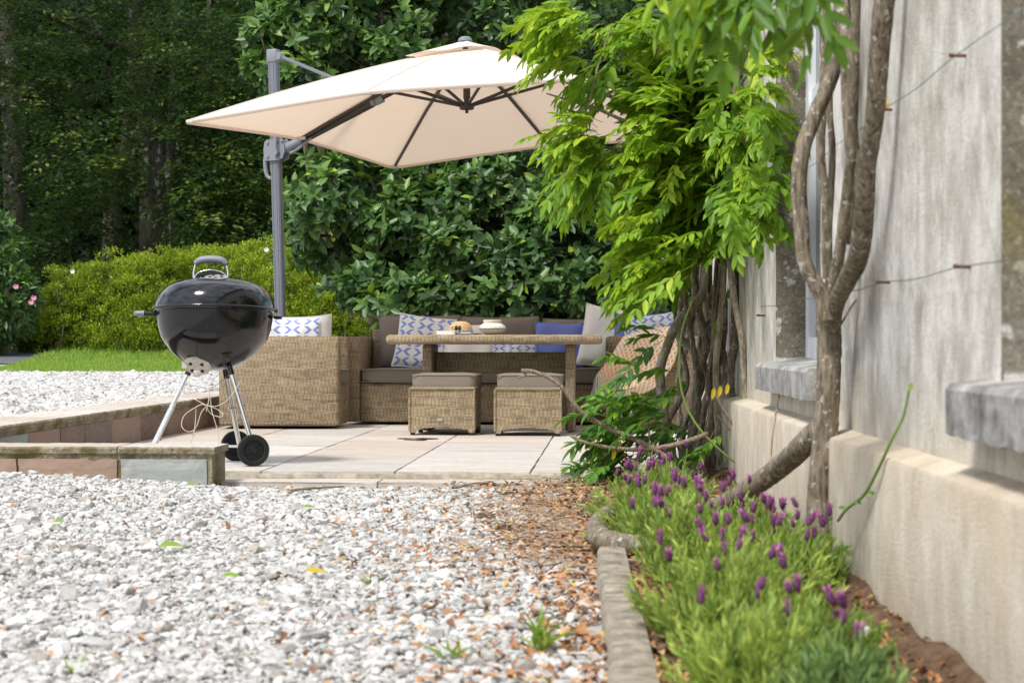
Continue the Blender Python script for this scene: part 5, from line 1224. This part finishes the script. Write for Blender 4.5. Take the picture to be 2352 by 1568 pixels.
# ------------------------------------------------------------------ wisteria
def compound(mb, base, d0, L_, pairs=6, ll=.08, rb=.5, droop=.5, sweep=.56, rjit=.19, roll=None, mi=0):
    """one wisteria leaf: a drooping rachis carrying paired leaflets swept to the tip"""
    d0 = norm(np.asarray(d0, float)); u_ = np.linspace(.22, .97, pairs)
    cv = lambda u: base + d0 * L_ * u[:, None] + np.array((0, 0, -1.)) * (droop * L_ * u ** 2)[:, None]
    p_ = cv(u_); t_ = norm(cv(u_ + .02) - p_)
    side = norm(np.cross(t_, np.array((0, 0, 1.)) + rng.normal(0, .25, 3))); up_ = np.cross(side, t_)
    ll_ = ll * np.interp(u_, [0, .4, 1], [.8, 1.05, .85])
    for s_ in (-1, 1):
        a = norm(side * s_ * (1 - sweep) + t_ * sweep + np.array((0, 0, -.06)) + rng.normal(0, .16, p_.shape))
        leaves(mb, p_, a, up_ + side * s_ * .25 + rng.normal(0, .12, p_.shape), ll_ * rng.uniform(.9, 1.1, pairs), ll_ * .40, OV, np.clip(rb + rng.normal(0, rjit, pairs), 0, 1), droop=.18)
    e = cv(np.array([1.0])); leaves(mb, e, norm(cv(np.array([1.02])) - e), up_[-1:], ll, ll * .40, OV, np.clip(rb, 0, 1), droop=.3)
    rp = cv(np.linspace(0, 1, 5)); return rp
wis = thing('wisteria', 'wisteria with many twisted stems and bright green leaves growing at the wall end', 'vine', tuple(HW(.55, 8.7, -.03)))
worg = Vector(wis.location)
def stem(pl_, r, t_=wis, org_=worg, Y_=8.7, seed=0, mat=None, name='stem', rough=.12, sides=9):
    m_ = MB(); pts = [P(a, b_, c[0] if c else Y_) for a, b_, *c in pl_]; tube(m_, pts, [q_ * (1.05 if t_ is wis and name == 'stem' else 1) for q_ in r], sides=sides, m=7, rough=rough, seed=seed)
    o = m_.build(name, mat or (BARKP if t_ is wis and seed in (1, 2, 5, 6) else BARK), t_); o.location = -org_; return o
stem([(1655, 1085), (1648, 966), (1644, 850), (1652, 760), (1659, 690), (1664, 558), (1660, 420), (1668, 300)], [.016, .014, .014, .013, .012], Y_=8.4, seed=1)
stem([(1708, 1085), (1714, 955), (1708, 868), (1704, 780), (1687, 692), (1673, 551), (1676, 440), (1690, 300), (1700, 200)], [.017, .015, .014, .014, .012], Y_=8.2, seed=2)
stem([(1690, 1090), (1684, 960), (1678, 860), (1692, 760), (1688, 640), (1700, 520), (1705, 330)], [.022, .018, .016, .014], Y_=8.6, seed=3)
stem([(1600, 1085), (1604, 980), (1598, 880), (1622, 790), (1600, 700), (1595, 600), (1600, 500)], [.026, .022, .02, .016], Y_=9.0, seed=4)
stem([(1515, 1080), (1528, 980), (1518, 900), (1516, 846), (1532, 797), (1553, 748), (1588, 706), (1620, 660), (1630, 560)], [.02, .022, .024, .022, .018], Y_=8.8, seed=5)
stem([(1640, 1080), (1625, 1000), (1590, 940), (1600, 860), (1590, 800), (1560, 770), (1600, 700), (1640, 660)], [.02, .018, .02, .016], Y_=8.9, seed=6)
stem([(1620, 1080), (1612, 960), (1640, 860), (1632, 760), (1618, 640), (1640, 500)], [.02, .018, .014], Y_=9.1, seed=7)
stem([(1672, 1090), (1665, 1000), (1668, 900), (1660, 800), (1672, 700), (1684, 560)], [.018, .016, .012], Y_=9.2, seed=8)
stem([(1720, 1080), (1722, 900), (1716, 760), (1722, 600), (1715, 460), (1728, 300)], [.008, .007, .006], Y_=8.3, seed=9)
for k in range(22):
    x0 = 1555 + k * 7.4 + rng.normal(0, 5); p_ = [(x0 + rng.normal(0, 4), 1082)]
    for y_ in (980, 880, 780, 680, 560, 430): p_.append((x0 + rng.normal(0, 13) + (1090 - y_) * .06, y_))
    stem(p_, [rng.uniform(.010, .02), .012, .009], Y_=rng.uniform(8.6, 9.7), seed=20 + k)
stem([(1197, 851), (1225, 853), (1262, 868), (1295, 893), (1335, 945), (1400, 983), (1460, 1010), (1520, 1042), (1558, 1085)], [.010, .009, .010, .011, .012], Y_=7.95, seed=40, mat=TWIG, name='bare_branch')
stem([(1197, 851), (1208, 860), (1190, 868)], [.006, .004], Y_=7.95, seed=41, mat=TWIG, name='bare_branch')
stem([(1310, 1000), (1345, 1016), (1420, 1030), (1500, 1030), (1570, 1016), (1625, 995)], [.006, .009, .011, .010], Y_=7.95, seed=42, mat=TWIG, name='bare_branch')
stem([(1640, 890), (1655, 930), (1690, 985), (1712, 1060)], [.008, .007], Y_=8.1, seed=43, mat=TWIG, name='bare_branch')
stem([(1735, 950), (1720, 985), (1702, 1030), (1706, 1080)], [.007, .007], Y_=8.0, seed=44, mat=TWIG, name='bare_branch')
for k in range(22):
    x0, y0 = rng.uniform(1500, 1715), rng.uniform(960, 1060); stem([(x0, 1085), (x0 + rng.normal(0, 18), (y0 + 1085) / 2), (x0 + rng.normal(0, 40), y0 - rng.uniform(0, 90))], [.006, .003], Y_=rng.uniform(8.1, 8.9), seed=60 + k, mat=TWIG, name='bare_branch', sides=6)
stem([(1330, 70), (1400, 100), (1470, 150), (1540, 180), (1620, 190)], [.005, .008, .012], Y_=8.5, seed=45, name='branch')
stem([(1300, 300), (1360, 330), (1420, 345), (1500, 370), (1620, 420)], [.005, .008, .012], Y_=8.4, seed=46, name='branch')
stem([(1255, 215), (1310, 232), (1370, 250), (1440, 280)], [.004, .006, .008], Y_=8.3, seed=47, mat=TWIG, name='branch')
stem([(1735, 70), (1718, 110), (1700, 160), (1690, 200), (1688, 240)], [.010, .012, .012], Y_=7.9, seed=48, name='branch')
stem([(1405, 60), (1375, 150), (1355, 230), (1340, 270)], [.003, .004, .003], Y_=8.2, seed=49, mat=TWIG, name='branch')
GRSTEM = simple('green_shoot', (.22, .34, .08), .6)
stem([(1590, 690), (1566, 760), (1560, 850), (1572, 920), (1600, 975), (1650, 1030), (1715, 1082)], [.004, .005, .006], Y_=8.0, seed=50, mat=GRSTEM, name='shoot', sides=6)
# foliage fans: (origin px, py, depth, direction, number, spread px, leaf length m, brightness)
fol = MB()
def fan(px, py, Y_, dx, dz, n, sx, sy, L_=.22, rb=.6, dy=-.2, ll=.080, pairs=6, droop=.16, mb_=None, sd=.22):
    for k in range(n):
        q_ = P(px + rng.normal(0, sx), py + rng.normal(0, sy), Y_ + rng.normal(0, .22))
        d = np.array((dx, dy, dz)) + rng.normal(0, sd, 3) * (1, 1.2, 1)
        rp = compound(mb_ or fol, q_, d, L_ * rng.uniform(.7, 1.15), pairs, ll * rng.uniform(.85, 1.12), rb + rng.normal(0, .12), droop)
        tube(mb_ or fol, rp, .0016, .0008, sides=3, m=0, rnd=.6)
fan(1345, 75, 8.5, -1, -.15, 50, 26, 42, .22, .75, droop=.3, sd=.28)
fan(1300, 45, 8.5, -1, .1, 12, 24, 24, .16, .8, droop=.3)
fan(1400, 150, 8.5, -.6, -.4, 14, 24, 34, .20, .5, droop=.4)
fan(1372, 320, 8.3, -1, -.15, 26, 20, 24, .22, .75, droop=.3, sd=.28)
fan(1365, 385, 8.3, -.6, -.6, 22, 28, 34, .22, .5, droop=.3)
fan(1400, 300, 8.4, -.6, -.5, 9, 26, 26, .14, .4, ll=.06)
for px, py, n, rb in ((1490, 50, 16, .6), (1580, 100, 26, .7), (1660, 110, 24, .6), (1540, 190, 22, .7), (1630, 200, 28, .65), (1710, 190, 16, .4), (1560, 280, 28, .75), (1520, 340, 22, .85), (1640, 290, 28, .6), (1730, 300, 12, .35), (1580, 390, 28, .65), (1520, 440, 22, .75), (1660, 400, 28, .5), (1735, 420, 16, .35), (1600, 480, 28, .6), (1510, 500, 20, .8), (1670, 490, 20, .4), (1600, 560, 16, .5), (1550, 590, 14, .65)):
    fan(px, py, 8.35 + rng.uniform(-.15, .35), -1, rng.uniform(-.35, .1), int(n * 1.5), 30, 28, .20, rb, dy=-.3, sd=.34)
fan(1545, 610, 8.2, -1, -.1, 28, 20, 16, .24, .8, droop=.3)
fan(1510, 650, 8.2, -.9, -.35, 12, 18, 20, .22, .6)
for px, py, n, rb in ((1700, 230, 16, .55), (1745, 300, 14, .5), (1730, 370, 20, .55), (1770, 400, 16, .6), (1700, 450, 18, .5), (1760, 470, 14, .45), (1690, 320, 16, .6), (1735, 190, 10, .7)):
    fan(px, py, 7.75, .25, -.35, n, 24, 24, .15, rb, dy=-.5, sd=.5, droop=.3, ll=.082)
for px, py, n, rb in ((1752, 120, 9, .85), (1758, 190, 9, .6), (1745, 260, 12, .55), (1760, 320, 12, .55), (1768, 390, 14, .6), (1750, 440, 12, .5), (1772, 455, 8, .5), (1745, 505, 6, .4)):
    fan(px, py, 6.75, .25, -.25, n, 16, 22, .105, rb, dy=-.7, sd=.5, droop=.3, ll=.062, pairs=5)
for py in (150, 290, 420): stem([(1690, py + 60, 8.1), (1715, py + 25, 7.5), (1755, py, 6.75)], [.008, .006, .004], seed=90 + py, name='branch')
fan(1745, 100, 7.8, .5, .3, 9, 18, 24, .14, .85)
fan(1660, 330, 8.9, -.4, -.3, 50, 70, 130, .24, .4)
fan(1740, 60, 7.9, -.3, .1, 14, 30, 26, .18, .85)
fan(1775, 130, 7.8, .3, .2, 9, 14, 22, .14, .85)
fan(1540, 300, 8.9, -.6, -.4, 22, 45, 120, .24, .4)
o = fol.build('foliage', L_WIS, wis); o.location = -worg
low = MB()
def lowfan(px, py, n, sx, sy, rb, L_=.20, dx=-.9, dz=.15, Y_=8.3, ll=.076): fan(px, py, Y_, dx, dz, n, sx, sy, L_, rb, dy=-.25, ll=ll, droop=.35, mb_=low, sd=.35)
for a in ((1450, 860, 3, 22, 8, .35), (1500, 905, 6, 30, 14, .45), (1450, 945, 7, 30, 14, .3), (1565, 885, 4, 18, 20, .5), (1590, 965, 5, 26, 24, .6), (1530, 970, 9, 34, 20, .55), (1430, 985, 8, 26, 16, .3), (1490, 1020, 9, 40, 20, .4), (1425, 1045, 9, 30, 16, .3), (1400, 1078, 8, 26, 12, .35), (1460, 1065, 8, 36, 16, .35), (1660, 1020, 3, 18, 18, .6), (1520, 775, 3, 16, 12, .3), (1440, 1110, 3, 20, 8, .9)):
    lowfan(*a)
for px, py in ((1425, 1010), (1412, 1030), (1672, 880), (1640, 890), (1655, 885)):
    leaves(low, [P(px, py, 8.0)], [(-.2, -.2, -1)], [(.2, -1, .2)], .055, .022, OV, 1.0)
o = low.build('low_foliage', L_WISD, wis); o.location = -worg
# withered bunch and yellow leaf
t = MB(); c = P(1432, 1075, 8.1); n = 60; leaves(t, c + rng.normal(0, 1, (n, 3)) * (.018, .02, .055), rdir(n) + (0, 0, -.8), rdir(n), .03, .014, PT, rng.uniform(.2, .7, n)); tag(t.build('withered_leaf_bunch', LITTER), 'bunch of withered brown leaves hanging below the bare branch', 'dead leaves')

# trunk vine in front of the left window
tv = thing('wisteria', 'old wisteria trunk forking in front of the left window beside the wall', 'vine', tuple(P(1880, 1305, 5.02))); torg = Vector(tv.location)
def st2(pl_, r, seed, Y_=5.1, name='stem', mat=None, sides=12): return stem(pl_, r, tv, torg, Y_, seed, mat, name, .09, sides)
st2([(1872, 1325, 5.02), (1878, 1240, 5.05), (1880, 1165), (1890, 1060), (1898, 960), (1903, 880), (1906, 790), (1903, 730), (1900, 690)], [.040, .034, .033, .033, .034, .036, .035, .030], 1, name='trunk', sides=16)
st2([(1898, 735), (1893, 690), (1872, 648), (1848, 600), (1841, 533), (1835, 425), (1845, 340), (1869, 272), (1899, 204), (1923, 136), (1940, 68), (1962, -10), (1985, -120)], [.024, .023, .021, .021, .022, .022, .022, .024], 2, Y_=5.02)
st2([(1912, 755, 5.08), (1920, 700, 5.0), (1945, 645, 4.85), (1972, 585, 4.7), (1985, 476, 4.55), (1992, 374, 4.48), (2008, 272, 4.40), (2018, 136, 4.35), (2030, 20, 4.3), (2045, -140, 4.25)], [.022, .025, .026, .025, .024, .024, .024], 3)
st2([(1908, 730, 5.05), (1912, 680, 5.0), (1925, 600, 4.95), (1940, 493, 4.9), (1953, 374, 4.85), (1960, 238, 4.8), (1964, 102, 4.75), (1968, -60, 4.7)], [.018, .016, .014, .014, .013], 4)
st2([(1905, 700), (1905, 629), (1902, 540), (1908, 440), (1912, 340), (1905, 238), (1912, 100), (1930, -40)], [.012, .011, .010, .010], 5, Y_=5.1)
st2([(1900, 640), (1897, 540), (1896, 459), (1886, 360), (1889, 250), (1896, 130), (1898, 20), (1896, -80)], [.013, .013, .013, .011], 6, Y_=5.2)
st2([(1948, 560, 4.95), (1955, 480, 4.95), (1962, 400, 4.92), (1950, 250, 4.95), (1945, 120, 4.95), (1935, 20, 5.0), (1930, -80, 5.0)], [.016, .019, .020, .020], 7)
st2([(1915, 975, 5.16), (1880, 992, 5.18), (1840, 1028, 5.28), (1795, 1068, 5.45), (1735, 1115, 5.6), (1670, 1153, 5.8), (1610, 1178, 6.0), (1560, 1205, 6.05)], [.033, .034, .033, .034, .028, .022], 8, name='low_limb')
st2([(1930, 748), (1950, 712), (1975, 672), (1998, 600), (2002, 560)], [.0035, .003, .0025], 9, Y_=5.05, name='twig', mat=TWIG, sides=6)
st2([(1902, 1190), (1925, 1178), (1935, 1170)], [.008, .005], 10, Y_=5.0, name='twig', mat=BARK, sides=7)
st2([(1790, 905, 6.4), (1782, 950, 6.4), (1772, 1030, 6.3), (1772, 1120, 6.2)], [.003, .0025], 11, name='twig', mat=TWIG, sides=6)
tf = MB()
for px, py, n, rb, dx in ((1640, -60, 5, .5, -.7), (1690, -50, 7, .3, -.4), (1750, -50, 7, .2, -.2), (1800, -65, 6, .15, .1), (1850, -85, 4, .1, .1), (1590, -70, 4, .6, -.7)):
    fan(px, py, 4.1, dx, -.4, n, 24, 10, .13, rb, dy=-.1, ll=.078, pairs=4, droop=.4, mb_=tf, sd=.3)
o = tf.build('foliage', L_WIS, tv); o.location = -torg
stem([(2010, -120, 5.1), (1900, -90, 5.2), (1800, -110, 4.4), (1680, -75, 4.0), (1540, -70, 3.95)], [.02, .014, .008], tv, torg, 5.2, 12, None, 'branch')
# root at the kerb end
t = MB(); tube(t, [P(1400, 1175, 5.9), P(1372, 1200, 5.55), P(1376, 1232, 5.3), P(1412, 1246, 5.22), P(1470, 1252, 5.2), P(1530, 1262, 5.2)], [.022, .028, .032, .032, .028, .02], sides=12, rough=.10, seed=3); tag(t.build('vine_root', BARK), 'thick grey vine root curling over the end of the kerb', 'root')
# wild green shoot on the wall, yellow leaf
t = MB(); tube(t, [P(1925, 1195, 4.6), P(1945, 1168, 4.5), P(1985, 1135, 4.35), P(2018, 1075, 4.2), P(2048, 1010, 4.1), P(2075, 955, 4.05), P(2090, 885, 4.0)], [.004, .0045, .004, .003], sides=6, m=6)
leaves(t, [P(1945, 1168, 4.48), P(1960, 1150, 4.4), P(2090, 900, 3.99), P(1990, 1135, 4.3)], [(-1, 0, .2), (1, 0, -.3), (.2, 0, 1), (1, 0, .2)], np.tile((0, -1, .3), (4, 1)), .022, .012, OV, .5)
tag(t.build('green_shoot', GRSTEM), 'thin green shoot arching up against the wall right of the trunk', 'shoot')
t = MB(); c = HW(.762, 4.56, 1.178); leaves(t, [c, c + (.004, 0, .0)], [(1, -.3, -.1), (.5, -.2, .8)], [(-.3, -1, .3)] * 2, .032, .022, OV, .6); tag(t.build('caught_leaf', YELL), 'yellow leaf caught on the upper wall tie', 'leaf')
t = MB(); c = P(1530, 465, 8.0); n = 12; leaves(t, c + rng.normal(0, .008, (n, 3)), rdir(n) + (0, 0, -1.2), rdir(n), .035, .014, PT, .6); tag(t.build('dead_leaf_cluster', LITTER), 'curled orange dead leaf hanging in the wisteria', 'dead leaves')

# ------------------------------------------------------------------ lavender
PURP = simple('purple_flower_cone', (.14, .035, .12), .8, var=.4, scale=300); BRACT = leaf_mat('purple_bract', [(0, (.38, .09, .30)), (1, (.58, .20, .46))], (.65, .3, .55), .3)
hmb = MB(); V0, F0 = ico(2); Vh = V0 * (.0085, .0085, .0145) * (1 + .12 * np.sin(V0[:, [2]] * 14) * np.cos(np.arctan2(V0[:, [1]], V0[:, [0]]) * 4)) + (0, 0, .012); hmb.add(Vh, F0, .5)
a = np.arange(5) * 1.257; leaves(hmb, np.stack((.003 * np.cos(a), .003 * np.sin(a), 0 * a + .021), 1), np.stack((np.cos(a) * .55, np.sin(a) * .55, 0 * a + 1), 1), np.stack((np.cos(a), np.sin(a), 0 * a), 1), .016, .009, OV, None, mi=1)
a = np.arange(14) * 2.4; leaves(hmb, np.stack((.0075 * np.cos(a), .0075 * np.sin(a), np.linspace(.004, .022, 14)), 1), np.stack((np.cos(a), np.sin(a), 0 * a + .6), 1), np.stack((np.cos(a), np.sin(a), 0 * a), 1), .007, .006, SM, None, mi=0)
proto_head = hmb.build('flower_head', [PURP, BRACT])
def lavender(label, o_, d_, R_, H_, nst, nfl, seed, rb=.5):
    c = HW(o_, d_, -.03); t = thing('lavender_plant', label, 'lavender', tuple(c), 0, 'lavender plants in the bed'); m_ = MB(); tips = []
    for k in range(int(nst * .62)):
        r_ = math.sqrt(rng.random()); a = rng.random() * 6.28; b0 = np.array((math.cos(a), math.sin(a), 0)) * r_ * R_ * .35
        rv = R_ * .92 * (1 + .26 * math.sin(2 * a + seed) + .15 * math.sin(5 * a + seed * 2)); tip = np.array((math.cos(a) * r_ * rv, math.sin(a) * r_ * rv, H_ * (1 - .45 * r_ ** 2) * rng.uniform(.5, 1.25)))
        u_ = np.linspace(.18, 1, 9); p_ = b0 + (tip - b0) * u_[:, None] + np.array((math.cos(a), math.sin(a), 0)) * (np.sin(u_ * 3.14) * .1 * R_ * r_)[:, None]
        dd_ = norm(tip - b0); n_ = len(u_) * 3; pp = np.repeat(p_, 3, 0) + rng.normal(0, .002, (n_, 3))
        leaves(m_, pp, norm(rdir(n_) * .62 + dd_ * .9 + (0, 0, .2)), rdir(n_), rng.uniform(.020, .042, n_), .0058, SM, np.clip(rng.normal(rb, .14, n_) + rng.normal(0, .22), 0, 1), .15)
        tube(m_, [b0, p_[4], tip], .0016, .001, sides=3, m=2, rnd=.25)
        tips.append(tip)
    nfl = int(nfl * 1.25); hi_ = np.argsort([-q_[2] for q_ in tips])[:max(nfl * 4, 60)]; idx = rng.choice(hi_, min(nfl, 40), replace=False); st_ = m_
    for i in idx:
        tp = tips[i]; out = tp + np.array((rng.normal(0, .012), rng.normal(0, .012), rng.uniform(.025, .075))); tube(st_, [tp * .8, (tp + out) / 2, out], .0014, sides=4, m=2, rnd=.6)
        h = proto_head.copy(); COL.objects.link(h); h.parent = t; h.location = tuple(out); s_ = rng.uniform(.60, 1.0); h.scale = (s_, s_, s_ * rng.uniform(.9, 1.25)); h.rotation_euler = (rng.normal(0, .25), rng.normal(0, .25), rng.random() * 6)
    m_.build('foliage', L_LAV if rb > .32 else L_LAV2, t)
for k, (lb, o_, d_, R_, H_, nst, nfl, rb) in enumerate((
    ('small lavender plant farthest back, at the foot of the twisted stems', .36, 7.0, .15, .15, 130, 4, .5),
    ('lavender plant with many purple heads in front of the low limb', .27, 6.05, .20, .18, 260, 12, .5),
    ('lavender plant with a tight bunch of purple heads beneath the low limb', .52, 5.75, .13, .12, 140, 8, .4),
    ('lavender plant right behind the kerb end root', .27, 5.35, .18, .16, 230, 9, .55),
    ('lavender plant between the kerb and the trunk base', .50, 5.05, .19, .15, 240, 11, .5),
    ('lavender plant with the tallest purple heads near the kerb', .30, 4.62, .17, .21, 230, 14, .6),
    ('lavender plant leaning out to the wall right of the trunk', .56, 4.55, .17, .14, 210, 9, .45),
    ('lavender plant in the middle of the bed with few heads', .42, 4.12, .17, .17, 220, 9, .6),
    ('bushy lavender plant near the front along the kerb', .30, 3.68, .15, .19, 220, 8, .65),
    ('front lavender plant near the bare soil', .46, 3.42, .13, .12, 170, 3, .35),
    ('lavender plant cut by the bottom edge of the picture', .31, 3.10, .15, .16, 210, 5, .7),
    ('greyish lavender plant lowest in the bed by the soil', .43, 2.93, .14, .12, 180, 2, .3))):
    lavender(lb, o_, d_, R_, H_, nst, nfl, k, rb)
bpy.data.objects.remove(proto_head)
# stones in the bed and at the gravel edge
for lb, c, s_ in (('grey stone at the end of the gravel beside the patio corner', P(1345, 1117, 8.2), .033), ('large rounded gravel stone near the kerb bottom', gp(1225, 1395, .01), .03), ('upright pale stone at the patio edge', P(1040, 1105, 8.05), .018), ('dark stone lying on the bare soil by the wall', HW(.60, 3.75, .0), .022)):
    t = MB(); rocks(t, np.array([c]), np.array([s_]), 3, .7, 4); o = t.build('stone', GRAV); tag(o, lb, 'stone')
